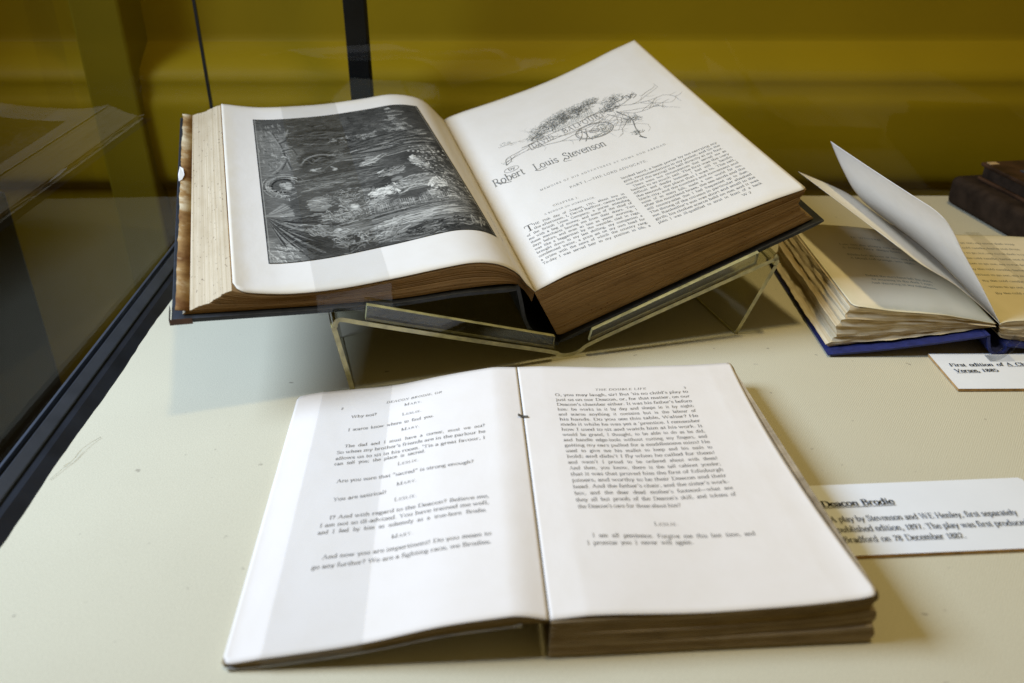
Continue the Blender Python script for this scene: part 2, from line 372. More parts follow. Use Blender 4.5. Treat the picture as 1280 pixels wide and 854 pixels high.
class Print:
    """collects lettering in page centimetres, then lays it on a page surface or a flat card as one mesh"""
    def __init__(self): self.V = []; self.F = []
    def raw(self, pts, faces):
        b = len(self.V); self.V += [tuple(p) for p in pts]; self.F += [[b+i for i in f] for f in faces]
    def width(self, text, size, track=0, sc=1):
        return sum((G[c][0] if c in G else 26)*size/100*sc+track for c in text)
    def line(self, text, x0, y0, size, x1=None, y1=None, track=0, ital=0, sc=1, bold=1, mid=False, wob=.006, under=False):
        """sc squeezes widths; with x1 the word spaces (then the letters) stretch to fill the line"""
        items = []; w = 0
        for c in text:
            adv = (G[c][0] if c in G else 26)*size/100*sc+track; items.append((c, adv)); w += adv
        gaps = text.count(' '); add = 0; k = 1
        if x1 is not None:
            slack = x1-x0-w
            if gaps and 0 <= slack/gaps < .34*size: add = slack/gaps
            else: k = (x1-x0)/w
        if mid: x0 -= w/2
        if y1 is None: y1 = y0
        span = (x1-x0) if x1 is not None else w
        x = x0; sx = size/100*sc*k
        for c, adv in items:
            if c in G:
                v, f, _ = glyph(c); y = y0+(y1-y0)*(x-x0)/max(span, .01)+random.gauss(0, wob*size)
                vx = v[:, 0]*sx+v[:, 1]*size/100*ital+x; vy = v[:, 1]*size/100+y
                self.raw(np.stack([vx, vy], 1), f)
                if bold != 1:
                    for d in (-.5, .5): self.raw(np.stack([vx+d*(bold-1)*size*.08, vy], 1), f)
            x += adv*k+(add if c == ' ' else 0)
        if under:
            yb = y0-.14*size; ye = y0+(y1-y0)*(x-x0)/max(span, .01)-.14*size; h = .05*size; n = 12
            for i in range(n):
                a, b = i/n, (i+1)/n
                self.raw([(x0+(x-x0)*a, yb+(ye-yb)*a), (x0+(x-x0)*b, yb+(ye-yb)*b), (x0+(x-x0)*b, yb+(ye-yb)*b-h), (x0+(x-x0)*a, yb+(ye-yb)*a-h)], [[0, 1, 2, 3]])
        return x
    def caps(self, text, x, y, size, mid=True, small=.74, track=0):
        """capital plus small capitals"""
        ws = [(c, size if (i == 0 or text[i-1] == ' ') else size*small) for i, c in enumerate(text)]
        tot = sum((G[c][0] if c in G else 26)*s/100+track for c, s in ws)
        if mid: x -= tot/2
        for c, s in ws:
            if c in G:
                v, f, _ = glyph(c); self.raw(np.stack([v[:, 0]*s/100+x, v[:, 1]*s/100+y], 1), f)
            x += (G[c][0] if c in G else 26)*s/100+track
    def stroke(self, pts, w0, w1=None, sm=4):
        p = smooth(pts, sm) if len(pts) > 2 else np.array(pts, float)
        t = np.gradient(p, axis=0); t /= np.maximum(np.linalg.norm(t, axis=1, keepdims=True), 1e-6)
        n_ = np.stack([-t[:, 1], t[:, 0]], 1); w = np.linspace(w0, w0 if w1 is None else w1, len(p))[:, None]/2
        V = np.concatenate([p+n_*w, p-n_*w]); N = len(p)
        self.raw(V, [[i, i+1, N+i+1, N+i] for i in range(N-1)])
    def lay(self, name, mat, parent, S, lift=.0007):
        q = np.array(self.V); P = S.on(q[:, 0]/(S.W*100), q[:, 1]/(S.H*100), lift)
        mb = MB(); mb.add(P, self.F); return mb.build(name, mat, parent, normals=False)
    def lay_flat(self, name, mat, parent, o, ex, ey, z):
        mb = MB(); mb.add([(o[0]+(ex[0]*x+ey[0]*y)/100, o[1]+(ex[1]*x+ey[1]*y)/100, z) for x, y in self.V], self.F)
        return mb.build(name, mat, parent, normals=False)

# ---------------------------------------------------------------- materials
def mat(name, rough=.6, spec=.4):
    m = bpy.data.materials.new(name); m.use_nodes = True; nt = m.node_tree
    b = nt.nodes['Principled BSDF']; b.inputs['Roughness'].default_value = rough; b.inputs['Specular IOR Level'].default_value = spec
    return m, nt, b
def nd(nt, typ, **kw):
    n = nt.nodes.new(typ)
    for k, v in kw.items():
        if k in n.inputs: n.inputs[k].default_value = v
        else: setattr(n, k, v)
    return n
def ramp(nt, fac, stops):
    r = nt.nodes.new('ShaderNodeValToRGB'); e = r.color_ramp.elements
    while len(e) < len(stops): e.new(.5)
    for x, (p, c) in zip(e, stops): x.position = p; x.color = (*c, 1) if len(c) == 3 else c
    nt.links.new(fac, r.inputs[0]); return r.outputs[0]
def mix(nt, fac, a, b, mode='MIX'):
    n = nt.nodes.new('ShaderNodeMix'); n.data_type = 'RGBA'; n.blend_type = mode
    for i, v in ((0, fac), (6, a), (7, b)):
        if isinstance(v, (int, float)): n.inputs[i].default_value = v
        elif isinstance(v, tuple): n.inputs[i].default_value = (*v, 1)
        else: nt.links.new(v, n.inputs[i])
    return n.outputs[2]
def bump(nt, b, h, strength, dist):
    n = nd(nt, 'ShaderNodeBump', Strength=strength, Distance=dist); nt.links.new(h, n.inputs['Height']); nt.links.new(n.outputs[0], b.inputs['Normal'])
def plain(name, c, rough=.6, spec=.4, var=.25, scale=60, metal=0):
    m, nt, b = mat(name, rough, spec); b.inputs['Metallic'].default_value = metal
    t = nd(nt, 'ShaderNodeTexCoord'); n = nd(nt, 'ShaderNodeTexNoise', Scale=scale, Detail=6); nt.links.new(t.outputs['Object'], n.inputs['Vector'])
    nt.links.new(ramp(nt, n.outputs['Fac'], [(.3, tuple(x*(1-var) for x in c)), (.7, tuple(min(1, x*(1+var)) for x in c))]), b.inputs['Base Color'])
    return m
def paper(name, c, edge, spots=.0, bleed=.9, tone=.5):
    """old paper: faint mottling, margins browned in from the leaf's rim"""
    m, nt, b = mat(name, .62, .25)
    at = nd(nt, 'ShaderNodeAttribute', attribute_name='pg'); sx = nt.nodes.new('ShaderNodeSeparateXYZ'); nt.links.new(at.outputs['Vector'], sx.inputs[0])
    n1 = nd(nt, 'ShaderNodeTexNoise', Scale=.55, Detail=5); nt.links.new(at.outputs['Vector'], n1.inputs['Vector'])
    n2 = nd(nt, 'ShaderNodeTexNoise', Scale=14., Detail=4); nt.links.new(at.outputs['Vector'], n2.inputs['Vector'])
    base = mix(nt, ramp(nt, n1.outputs['Fac'], [(.35, (0, 0, 0)), (.7, (1, 1, 1))]), c, tuple(x*y for x, y in zip(c, (.975, .97, .955))))
    base = mix(nt, ramp(nt, n2.outputs['Fac'], [(.4, (0, 0, 0)), (.75, (.18, .18, .18))]), base, tuple(x*.93 for x in c))
    ed = nt.nodes.new('ShaderNodeMath'); ed.operation = 'MULTIPLY_ADD'; nt.links.new(n1.outputs['Fac'], ed.inputs[0]); ed.inputs[1].default_value = -bleed*1.3; nt.links.new(sx.outputs[2], ed.inputs[2])
    f = nt.nodes.new('ShaderNodeMapRange'); f.inputs[1].default_value = -bleed*.65; f.inputs[2].default_value = bleed*.35; f.inputs[3].default_value = tone; f.inputs[4].default_value = 0; nt.links.new(ed.outputs[0], f.inputs[0])
    base = mix(nt, f.outputs[0], base, edge)
    nt.links.new(base, b.inputs['Base Color']); bump(nt, b, n1.outputs['Fac'], .03, .01)
    return m
def translucent(m, k):
    nt = m.node_tree; b = nt.nodes['Principled BSDF']; out = [n for n in nt.nodes if n.type == 'OUTPUT_MATERIAL'][0]
    tl = nt.nodes.new('ShaderNodeBsdfTranslucent'); mx = nt.nodes.new('ShaderNodeMixShader'); mx.inputs[0].default_value = k
    src = b.inputs['Base Color'].links[0].from_socket; nt.links.new(src, tl.inputs[0])
    nt.links.new(b.outputs[0], mx.inputs[1]); nt.links.new(tl.outputs[0], mx.inputs[2]); nt.links.new(mx.outputs[0], out.inputs['Surface']); return m
def leaves(name, dark, light, rows=26, spots=0, along=7):
    """edge of a stack of leaves: lines follow each leaf, a little speckle"""
    m, nt, b = mat(name, .8, .15)
    at = nd(nt, 'ShaderNodeAttribute', attribute_name='lay')
    mp = nt.nodes.new('ShaderNodeMapping'); mp.inputs['Scale'].default_value = (.35, rows, 3); nt.links.new(at.outputs['Vector'], mp.inputs[0])
    n = nd(nt, 'ShaderNodeTexNoise', Scale=1.6, Detail=7, Roughness=.75); nt.links.new(mp.outputs[0], n.inputs['Vector'])
    mp2 = nt.nodes.new('ShaderNodeMapping'); mp2.inputs['Scale'].default_value = (along, 3, 3); nt.links.new(at.outputs['Vector'], mp2.inputs[0])
    n2 = nd(nt, 'ShaderNodeTexNoise', Scale=1., Detail=5); nt.links.new(mp2.outputs[0], n2.inputs['Vector'])
    c = ramp(nt, n.outputs['Fac'], [(.28, dark), (.5, tuple((a+b_)/2 for a, b_ in zip(dark, light))), (.68, light)])
    c = mix(nt, ramp(nt, n2.outputs['Fac'], [(.45, (0, 0, 0)), (.8, (.6, .6, .6))]), c, dark)
    if spots:
        mp3 = nt.nodes.new('ShaderNodeMapping'); mp3.inputs['Scale'].default_value = (60, 24, 3); nt.links.new(at.outputs['Vector'], mp3.inputs[0])
        v = nd(nt, 'ShaderNodeTexNoise', Scale=1.3, Detail=1); nt.links.new(mp3.outputs[0], v.inputs['Vector'])
        c = mix(nt, ramp(nt, v.outputs['Fac'], [(.68, (0, 0, 0)), (.74, (spots,)*3)]), c, (.05, .018, .008))
    nt.links.new(c, b.inputs['Base Color']); bump(nt, b, n.outputs['Fac'], .5, .0006)
    return m
def clear(name, tint, refl=1.0, rough=.0):
    """clear sheet: passes light straight on with a faint tint, mirrors by Fresnel"""
    m = bpy.data.materials.new(name); m.use_nodes = True; nt = m.node_tree; nt.nodes.clear()
    out = nt.nodes.new('ShaderNodeOutputMaterial'); mx = nt.nodes.new('ShaderNodeMixShader')
    tr = nt.nodes.new('ShaderNodeBsdfTransparent'); tr.inputs[0].default_value = (*tint, 1)
    gl = nt.nodes.new('ShaderNodeBsdfGlossy'); gl.inputs['Roughness'].default_value = rough
    lw = nt.nodes.new('ShaderNodeLayerWeight'); lw.inputs['Blend'].default_value = .5
    pw = nt.nodes.new('ShaderNodeMath'); pw.operation = 'POWER'; pw.inputs[1].default_value = 5; nt.links.new(lw.outputs['Facing'], pw.inputs[0])
    mu = nt.nodes.new('ShaderNodeMath'); mu.operation = 'MULTIPLY_ADD'; mu.inputs[1].default_value = .95*refl; mu.inputs[2].default_value = .045*refl; nt.links.new(pw.outputs[0], mu.inputs[0])
    nt.links.new(mu.outputs[0], mx.inputs[0]); nt.links.new(tr.outputs[0], mx.inputs[1]); nt.links.new(gl.outputs[0], mx.inputs[2]); nt.links.new(mx.outputs[0], out.inputs[0])
    return m
def fabric():
    m, nt, b = mat('board_cloth', .9, .1)
    t = nd(nt, 'ShaderNodeTexCoord'); mp = nt.nodes.new('ShaderNodeMapping'); mp.inputs['Rotation'].default_value = (0, 0, math.radians(34)); nt.links.new(t.outputs['Object'], mp.inputs[0])
    w = nd(nt, 'ShaderNodeTexWave', Scale=300., Distortion=2.2, Detail=2); w.inputs['Detail Scale'].default_value = 2; nt.links.new(mp.outputs[0], w.inputs['Vector'])
    n = nd(nt, 'ShaderNodeTexNoise', Scale=1400., Detail=3); nt.links.new(t.outputs['Object'], n.inputs['Vector'])
    n2 = nd(nt, 'ShaderNodeTexNoise', Scale=9., Detail=6); nt.links.new(t.outputs['Object'], n2.inputs['Vector'])
    c = mix(nt, ramp(nt, n2.outputs['Fac'], [(.35, (0, 0, 0)), (.7, (1, 1, 1))]), (.635, .576, .415), (.60, .542, .39))
    c = mix(nt, w.outputs['Fac'], mix(nt, .0, c, c), mix(nt, 1., c, (.93, .93, .93), 'MULTIPLY'))
    c = mix(nt, ramp(nt, n.outputs['Fac'], [(.35, (0, 0, 0)), (.75, (.5, .5, .5))]), c, mix(nt, 1., c, (.72, .72, .72), 'MULTIPLY'))
    n3 = nd(nt, 'ShaderNodeTexNoise', Scale=150., Detail=2); nt.links.new(t.outputs['Object'], n3.inputs['Vector'])
    c = mix(nt, ramp(nt, n3.outputs['Fac'], [(.72, (0, 0, 0)), (.77, (.8, .8, .8))]), c, (.30, .26, .19))       # lint and specks
    nt.links.new(c, b.inputs['Base Color'])
    ad = nt.nodes.new('ShaderNodeMath'); nt.links.new(w.outputs['Fac'], ad.inputs[0]); nt.links.new(n.outputs['Fac'], ad.inputs[1])
    bump(nt, b, ad.outputs[0], .28, .0003); return m
def colour_attr(name, rough):
    m, nt, b = mat(name, rough, .05); a = nd(nt, 'ShaderNodeAttribute', attribute_name='tone'); nt.links.new(a.outputs['Color'], b.inputs['Base Color']); return m
def stained(name):
    m, nt, b = mat(name, .8, .1); t = nd(nt, 'ShaderNodeTexCoord')
    n = nd(nt, 'ShaderNodeTexNoise', Scale=26., Detail=7, Roughness=.6); nt.links.new(t.outputs['Object'], n.inputs['Vector'])
    nt.links.new(ramp(nt, n.outputs['Fac'], [(.36, (.56, .45, .28)), (.46, (.30, .17, .06)), (.58, (.14, .06, .018)), (.68, (.42, .29, .14))]), b.inputs['Base Color']); return m

M = dict(
    cloth=fabric(),
    olive=plain('olive_paint', (.345, .226, .003), .6, .15, .08, 5),
    black=plain('black_metal', (.012, .014, .018), .32, .5, .3, 40),
    streak=plain('streak_brown', (.20, .138, .004), .7, .1, .1, 8),  # brown puts the dark reflected band into the colour
    matte=plain('matte_black', (.006, .006, .006), .8, .1, .3, 40),
    rail=plain('grey_metal', (.10, .115, .145), .38, .5, .15, 60, .6),
    dark=plain('dark_floor', (.02, .018, .015), .6, .2, .3, 4),
    cabinet=plain('dark_brown_paint', (.028, .022, .017), .4, .4, .3, 6),
    glass=clear('pane_glass', (.97, .98, .96), .65),
    acrylic=clear('acrylic_face', (.93, .935, .89), 1.0),
    rim=plain('acrylic_edge', (.44, .40, .19), .18, .8, .35, 150),
    bigcloth=plain('navy_black_cloth', (.016, .018, .022), .55, .35, .35, 220),
    leather=plain('brown_leather', (.085, .032, .014), .5, .4, .4, 120),
    blue=plain('blue_cloth', (.016, .022, .105), .55, .35, .25, 260),
    wrap=plain('grey_wrapper', (.34, .32, .29), .7, .2, .3, 90),
    pbig=paper('big_page_paper', (.70, .64, .56), (.66, .55, .36), bleed=1.0, tone=.38),
    pplay=paper('play_page_paper', (.765, .69, .615), (.74, .66, .56), bleed=.5, tone=.22),
    pblue=paper('verse_page_paper', (.80, .70, .51), (.60, .54, .34), bleed=1.0, tone=.5),
    leaf=translucent(paper('verse_leaf_paper', (.95, .90, .81), (.80, .70, .58), bleed=.5, tone=.4), .18),
    ebig=leaves('big_tail_edge', (.145, .082, .031), (.44, .27, .115), 34, .7),
    ebigf=leaves('big_fore_edge', (.34, .25, .14), (.64, .53, .37), 30, .6),
    ebigr=leaves('big_fore_edge_brown', (.12, .07, .028), (.36, .24, .10), 34, .2),
    eplay=leaves('play_tail_edge', (.13, .092, .052), (.50, .39, .25), 60, .0),
    eblue=leaves('deckle_edge', (.40, .28, .13), (.76, .66, .47), 12, .0),
    ink=plain('printing_ink', (.09, .08, .07), .7, .2, .3, 300),
    ink2=plain('faded_ink', (.14, .13, .11), .7, .2, .4, 300),
    inkm=plain('book_ink', (.10, .093, .082), .7, .2, .3, 300),
    wash=plain('halftone_ink', (.36, .345, .30), .7, .2, .12, 300),
    ink3=plain('pale_ink', (.23, .225, .19), .7, .2, .3, 300),
    inkc=plain('label_ink', (.018, .018, .018), .7, .2, .1, 300),
    card=plain('label_card', (.79, .79, .80), .55, .3, .02, 40),
    core=plain('card_core', (.42, .25, .10), .8, .1, .3, 200),
    stain=stained('stained_endpaper'),
    torn=plain('torn_paper', (.78, .74, .68), .8, .1, .08, 80),
    engr=colour_attr('engraving_ink', .8),
    oldbrown=plain('dark_brown_leather', (.045, .021, .010), .5, .2, .6, 45),
    support=plain('black_support', (.030, .019, .012), .85, .05, .4, 80),
    pale=plain('worn_corner', (.45, .30, .14), .7, .2, .3, 200),
    red=plain('red_wax', (.22, .035, .02), .6, .3, .2, 200),
    thread=plain('pale_thread', (.42, .36, .22), .8, .1, .3, 300),
    strap=clear('strap_film', (.966, .966, .962), .8, .08),
    strip=clear('melinex_strip', (.90, .91, .92), 2.2, .12),
)

# ---------------------------------------------------------------- setting
mb = MB()
# cloth-covered board, its left edge slightly ragged, its front edge just at the foot of the picture
left = [(-.2268-.0384*(t-.20)+random.uniform(-.0003, .0003)+.0005*math.sin(t*47), t) for t in np.linspace(.10, .764, 90)]
FR0, FR1 = (-.35, .2095), (.60, .2225)
left = [(x, y) for x, y in left if y > .2105]; left[0] = (left[0][0], .2112)
right = [(.62, .764), (.62, .2228)]
top = left+right; n = len(top)
mb.add([(x, y, 0) for x, y in top]+[(x, y, -.012) for x, y in top], [list(range(n))[::-1], list(range(n, 2*n))]+[[i, (i+1) % n, n+(i+1) % n, n+i] for i in range(n)])
struct(mb.build('display_board', M['cloth']))
mb = MB()
prof = [(-.6, .850), (-.30, .850), (-.10, .848), (-.03, .846), (-.018, .841), (-.008, .834), (.010, .832), (.050, .831), (.066, .831), (.076, .8335), (.083, .8345), (.090, .8345), (.096, .837), (.101, .842), (.107, .851), (.112, .860), (.117, .867), (.122, .871), (.15, .8715), (.3, .872), (.9, .872)]
prof = [(q[0], q[1]) for q in smooth(prof, 6)]
V = [(x, y, z) for x in np.linspace(-1.6, 1.8, 12) for z, y in prof]
mb.add(V, grid_faces(12, len(prof))); struct(mb.build('back_wall', M['olive'], smooth=True))
mb = MB(); mb.add([(-2.5, -1.5, -.6), (2.5, -1.5, -.6), (2.5, .9, -.6), (-2.5, .9, -.6)], [[0, 1, 2, 3]]); struct(mb.build('floor', M['dark']))

case = thing('display_case', 'glass display case with a black metal rail along its left edge', 'display case')
d = np.array([-.0384, 1.0]); d /= np.linalg.norm(d); o = np.array([-1.0*d[1], d[0]])     # along the rail, outwards
def rail_pt(t, off, z): p = np.array([-.2268, .20])+d*t+o*off; return (p[0], p[1], z)
def rail(mb, sec, t0=-.25, t1=.562):
    k = len(sec); mb.add([rail_pt(t, a, z) for t in (t0, t1) for a, z in sec], [list(range(k)), list(range(k, 2*k))]+[[i, (i+1) % k, k+(i+1) % k, k+i] for i in range(k)])
    return mb
bevel(rail(MB(), [(.0012, -.012), (.0012, -.002), (.008, .0015), (.0125, .0015), (.0125, -.012)]).build('frame_rail', M['black'], case), .0005)
bevel(rail(MB(), [(.0127, -.012), (.0127, .003), (.0185, .0065), (.0185, -.012)]).build('frame_rail', M['rail'], case), .0004)
bevel(rail(MB(), [(.0187, -.02), (.0187, .003), (.0225, .003), (.0225, -.02)]).build('frame_rail', M['black'], case), .0004)
bevel(rail(MB(), [(.0227, -.03), (.0227, .0055), (.0245, .0055), (.0245, -.03)]).build('frame_rail', M['rail'], case), .0003)
mb = MB(); g = .0262
cx, cy = -.2645, .7655
mb.add([rail_pt(-.25, g, -.03), (cx, cy, -.03), (cx, cy, .75), rail_pt(-.25, g, .75)], [[0, 1, 2, 3]]); mb.build('glass_pane', M['glass'], case)
mb = MB(); mb.add([(cx, .7655, -.03), (.9, .7655, -.03), (.9, .7655, .75), (cx, .7655, .75)], [[0, 1, 2, 3]]); mb.build('glass_pane', M['glass'], case)
mb = MB(); box(mb, (cx-.0012, cy-.0012, -.03), .0024, .0024, .78); mb.build('corner_seal', M['black'], case)

mb = MB(); box(mb, (-.1420, .7700, -.5), .0185, .014, 1.4); post = mb.build('upright_post', M['matte']); bevel(post, .001)
tag(post, 'black upright post standing behind the glass, before the olive wall', 'post')
mb = MB(); box(mb, (-.398, .8220, -.3), .046, .052, 1.3); bt = mb.build('reflection_streak', M['streak']); bevel(bt, .003)  # added bar, stands in for the soft dark reflection at the left glass
tag(bt, 'added dark upright batten on the olive wall beyond the left glass', 'streak')
mb = MB(); box(mb, (-.95, .28, -.6), .523, .42, .628); cab = mb.build('low_cabinet', M['cabinet']); bevel(cab, .004)
tag(cab, 'low dark brown cabinet seen through the glass beyond the left rail', 'cabinet')

# ---------------------------------------------------------------- acrylic cradle
st = thing('book_stand', 'clear acrylic cradle with olive edges holding up the large open book', 'book stand')
fr = BIG; c = .01
mb = MB(); mid = [(-13.75, 4.35), (-13.62, 4.72), (-13.2, 4.92), (-11.8, 4.42), (-6.0, 2.36), (-.9, .62), (-.2, .25), (.5, .16), (1.1, .36), (1.9, .86), (7.0, 2.86), (13.1, 5.2), (13.6, 5.28), (13.83, 5.0), (13.75, 4.7)]
band(mb, fr, np.array(mid)*c, .0028, -.009, .105, -1, 2, 0, 1, 5); mb.build('cradle_sheet', [M['acrylic'], M['rim']], st)
def leg(ft, fb, bt, bb):
    """front top, front bottom, back top, back bottom as (s, a, n) cm"""
    t = .0028; mb = MB(); q = [fr.pt(*(np.array(x)*c)) for x in (ft, fb, bb, bt)]
    nn = np.cross(q[1]-q[0], q[3]-q[0]); nn /= np.linalg.norm(nn)
    V = [x-nn*t/2 for x in q]+[x+nn*t/2 for x in q]
    mb.add(V, [[0, 1, 2, 3], [7, 6, 5, 4]], 0); b = len(mb.v)
    for i in range(4): mb.f.append([i, (i+1) % 4, 4+(i+1) % 4, 4+i]); mb.m.append(1)
    return mb.build('leg', [M['acrylic'], M['rim']], st)
def foot(s, a):                                            # n where this (s, a) meets the board
    z0 = fr.P[2]+fr.a[2]*a*c; return -(z0/fr.n[2])/c+.02
leg((-13.66, -.9, 4.34), (-12.95, -.9, foot(0, -.9)), (-13.66, 10.4, 4.34), (-12.95, 5.6, foot(0, 5.6)))
leg((13.66, -.9, 4.69), (11.95, -.9, foot(0, -.9)), (13.66, 10.4, 4.69), (11.95, 5.6, foot(0, 5.6)))
def lip(p0, p1, h0, h1):
    mb = MB(); N = 2; (s0, n0), (s1, n1) = p0, p1
    F = [(s0, n0), (s1, n1), (s1, n1+h1), (s0+.15, n0+h0)]
    V = [fr.pt(x*c, a, y*c) for a in (-.0088, -.0062) for x, y in F]
    mb.add(V, [[0, 1, 2, 3], [7, 6, 5, 4]], 0)
    for i in range(4): mb.f.append([i, (i+1) % 4, 4+(i+1) % 4, 4+i]); mb.m.append(1)
    return mb.build('lip', [M['acrylic'], M['rim']], st)
lip((-11.9, 4.55), (-.62, .62), .95, .92); lip((1.65, .86), (12.25, 4.98), .78, .85)

# ---------------------------------------------------------------- large open book
big = thing('large_book', 'large open book with a dark engraving and an illustrated title, propped on the clear stand', 'book')
L = BIG_L
covF = [(-21.9, 5.78), (-20.8, 5.72), (-14.4, 5.3), (-9.9, 5.1), (-6.4, 5.22), (-2.85, 5.1)]
covB = [(-21.9, 6.2), (-20.8, 6.0), (-14.4, 5.4), (-9.9, 5.15), (-6.4, 5.2), (-2.85, 5.1)]
bevel(slab(MB(), BIG, covF, covB, .0034, -.0035, L+.0035).build('cover_board', M['bigcloth'], big), .0006)
rb0, rb1 = (-.1, .82), (16.75, 7.42)
rbo = slab(MB(), BIG, [rb0, (7.5, 3.75), rb1], [rb0, (7.5, 3.75), rb1], .0036, -.0035, L+.0035).build('cover_board', M['bigcloth'], big); bevel(rbo, .0006)
sp = MB(); band(sp, BIG, np.array([(-2.85, 5.08), (-2.62, 4.1), (-2.3, 2.7), (-1.75, 1.65), (-.9, .95), (-.1, .62)])*c, .0022, -.0035, L+.0035, -1, 6); sp.build('spine', M['bigcloth'], big, smooth=False)
# worn leather tip on the near left corner of the board
mb = MB(); T = [(-21.98, 5.80), (-20.9, 5.76), (-21.98, 5.45)]
mb.add([BIG.pt(-.2200, -.0040, .0580), BIG.pt(-.2085, -.0040, .0575), BIG.pt(-.2085, -.0040, .0538), BIG.pt(-.2200, -.0040, .0543), BIG.pt(-.2200, .010, .0584), BIG.pt(-.2200, .010, .0546)], [[0, 1, 2, 3], [0, 3, 5, 4]])
mb.build('leather_corner', M['leather'], big)
drop = lambda r, d: [(x, y-d) for x, y in r]
bL_F = [(-21.25, 5.76), (-20.4, 5.72), (-14.4, 5.32), (-9.9, 5.12), (-6.4, 5.25), (-3.4, 5.2), (-2.6, 4.75), (-2.15, 4.1), (-1.95, 3.7)]
bL_B = [(-21.4, 6.15), (-20.4, 5.98), (-14.4, 5.42), (-9.9, 5.17), (-6.4, 5.25), (-3.4, 5.2), (-2.6, 4.75), (-2.15, 4.1), (-1.95, 3.7)]
block('page_block', [M['ebig'], M['ebigf']], big, BIG, bL_F, drop(BIG_LF, .03), bL_B, drop(BIG_LB, .03), 0, L, K=44, n=80, jit=.0007, outer='L', seed=3, edge=lambda k: .12*math.sin(k*9)+.05*math.sin(k*23))
bR = [(-.15, .98), (.3, .98), (1.9, 1.62), (10.0, 4.8), (14.6, 6.62), (16.15, 7.26)]
tR_F = drop(BIG_RF, .03); tR_B = [(-1.65, 4.37), (-.8, 4.7), (2.8, 5.66), (5.6, 6.45), (8.2, 7.25), (10.6, 8.0), (12.8, 8.6), (15.0, 9.3)]
block('page_block', [M['ebig'], M['ebigr']], big, BIG, bR, tR_F, bR, tR_B, 0, L, K=60, n=80, jit=.0006, outer='R', seed=5, edge=lambda k: -.75*math.sin(math.pi*min(1, k*1.02))**1.0+.05*math.sin(k*31), sag=lambda k, u: .0)
pL = sheet('page', M['pbig'], big, S_BL, rad={(0, 0): .7})
pR = sheet('page', M['pbig'], big, S_BR, rad={(1, 0): .15})
# ragged endpaper turned up along the left board
mb = MB(); V = []; N = 90; r = random.Random(4)
for i in range(N):
    v = i/(N-1); base = 5.8+.36*v
    e = .03*math.sin(v*23)+.03*math.sin(v*61)+r.uniform(-.05, .05)
    V += [BIG.pt((-20.95)*c, L*v, (base+.12)*c), BIG.pt((-21.35)*c, L*v, (base+.22)*c), BIG.pt((-21.62+e*.6)*c, L*v-.001, (base+.36+e*.5)*c)]
mb.add(V, grid_faces(N, 3)); ep = mb.build('torn_endpaper', M['stain'], big, smooth=True)
mod = ep.modifiers.new('thickness', 'SOLIDIFY'); mod.thickness = .0004
mb = MB(); pts = [(.60, -21.75, 6.40), (.64, -21.66, 6.46), (.63, -21.45, 6.42), (.60, -21.38, 6.32), (.575, -21.5, 6.32), (.562, -21.7, 6.36)]
mb.add([BIG.pt(s*c, L*v, (n_+.05)*c) for v, s, n_ in pts], [list(range(6))]); tp = mb.build('torn_flap', M['torn'], big); mod = tp.modifiers.new('thickness', 'SOLIDIFY'); mod.thickness = .0003
# engraving: a tonal print on the left-hand leaf (an invented outdoor scene printed sideways)
NU, NV = 400, 480
uu, vv = np.meshgrid(np.linspace(0, 1, NU), np.linspace(0, 1, NV), indexing='ij')      # vv 0 at the head of the page
def vnoise(fx, fy, seed):
    q = np.random.default_rng(seed).random((fx+2, fy+2)); x = uu*fx; y = vv*fy; i = x.astype(int); j = y.astype(int); a = x-i; b = y-j
    a = a*a*(3-2*a); b = b*b*(3-2*b); return q[i, j]*(1-a)*(1-b)+q[i+1, j]*a*(1-b)+q[i, j+1]*(1-a)*b+q[i+1, j+1]*a*b
img = np.zeros((NU, NV))
er = np.random.default_rng(21)
def stroke(pts, w, val, soft=1.0):
    global img
    p = smooth(pts, 6) if len(pts) > 2 else np.array(pts, float)
    for a, b in zip(p[:-1], p[1:]):
        m = w*3; i0, i1 = int(max(0, (min(a[0], b[0])-m)*NU)), int(min(NU, (max(a[0], b[0])+m)*NU+1)); j0, j1 = int(max(0, (min(a[1], b[1])-m)*NV)), int(min(NV, (max(a[1], b[1])+m)*NV+1))
        if i1 <= i0 or j1 <= j0: continue
        X = uu[i0:i1, j0:j1]; Y = vv[i0:i1, j0:j1]; d_ = b-a; L2 = max(d_@d_, 1e-9)
        t = np.clip(((X-a[0])*d_[0]+(Y-a[1])*d_[1])/L2, 0, 1); D = np.hypot(X-a[0]-t*d_[0], Y-a[1]-t*d_[1])
        k = np.clip((w-D)/w, 0, 1)**soft; img[i0:i1, j0:j1] = img[i0:i1, j0:j1]*(1-k)+val*k
def blob(x, y, rx, ry, val, k=1.0, ang=0, pw=1.5):
    global img
    ca, sa = math.cos(ang), math.sin(ang); X = (uu-x)*ca+(vv-y)*sa; Y = -(uu-x)*sa+(vv-y)*ca
    w = np.clip(1-(X/rx)**2-(Y/ry)**2, 0, 1)**(1/pw)*k; img = img*(1-w)+val*w
def hatch(x, y, rx, ry, ang, n_, w, lo, hi, ln=.12, curve=.02):
    for _ in range(n_):
        a = er.uniform(0, 6.28); q = math.sqrt(er.random()); px, py = x+rx*q*math.cos(a), y+ry*q*math.sin(a); an = ang+er.normal(0, .12); l = ln*er.uniform(.4, 1)
        dx, dy = math.cos(an)*l/2, math.sin(an)*l/2; cv = er.normal(0, curve)
        stroke([(px-dx, py-dy), (px-dy*cv*8, py+dx*cv*8+cv*.2), (px+dx, py+dy)], w*er.uniform(.6, 1.2), er.uniform(lo, hi), 1.0)
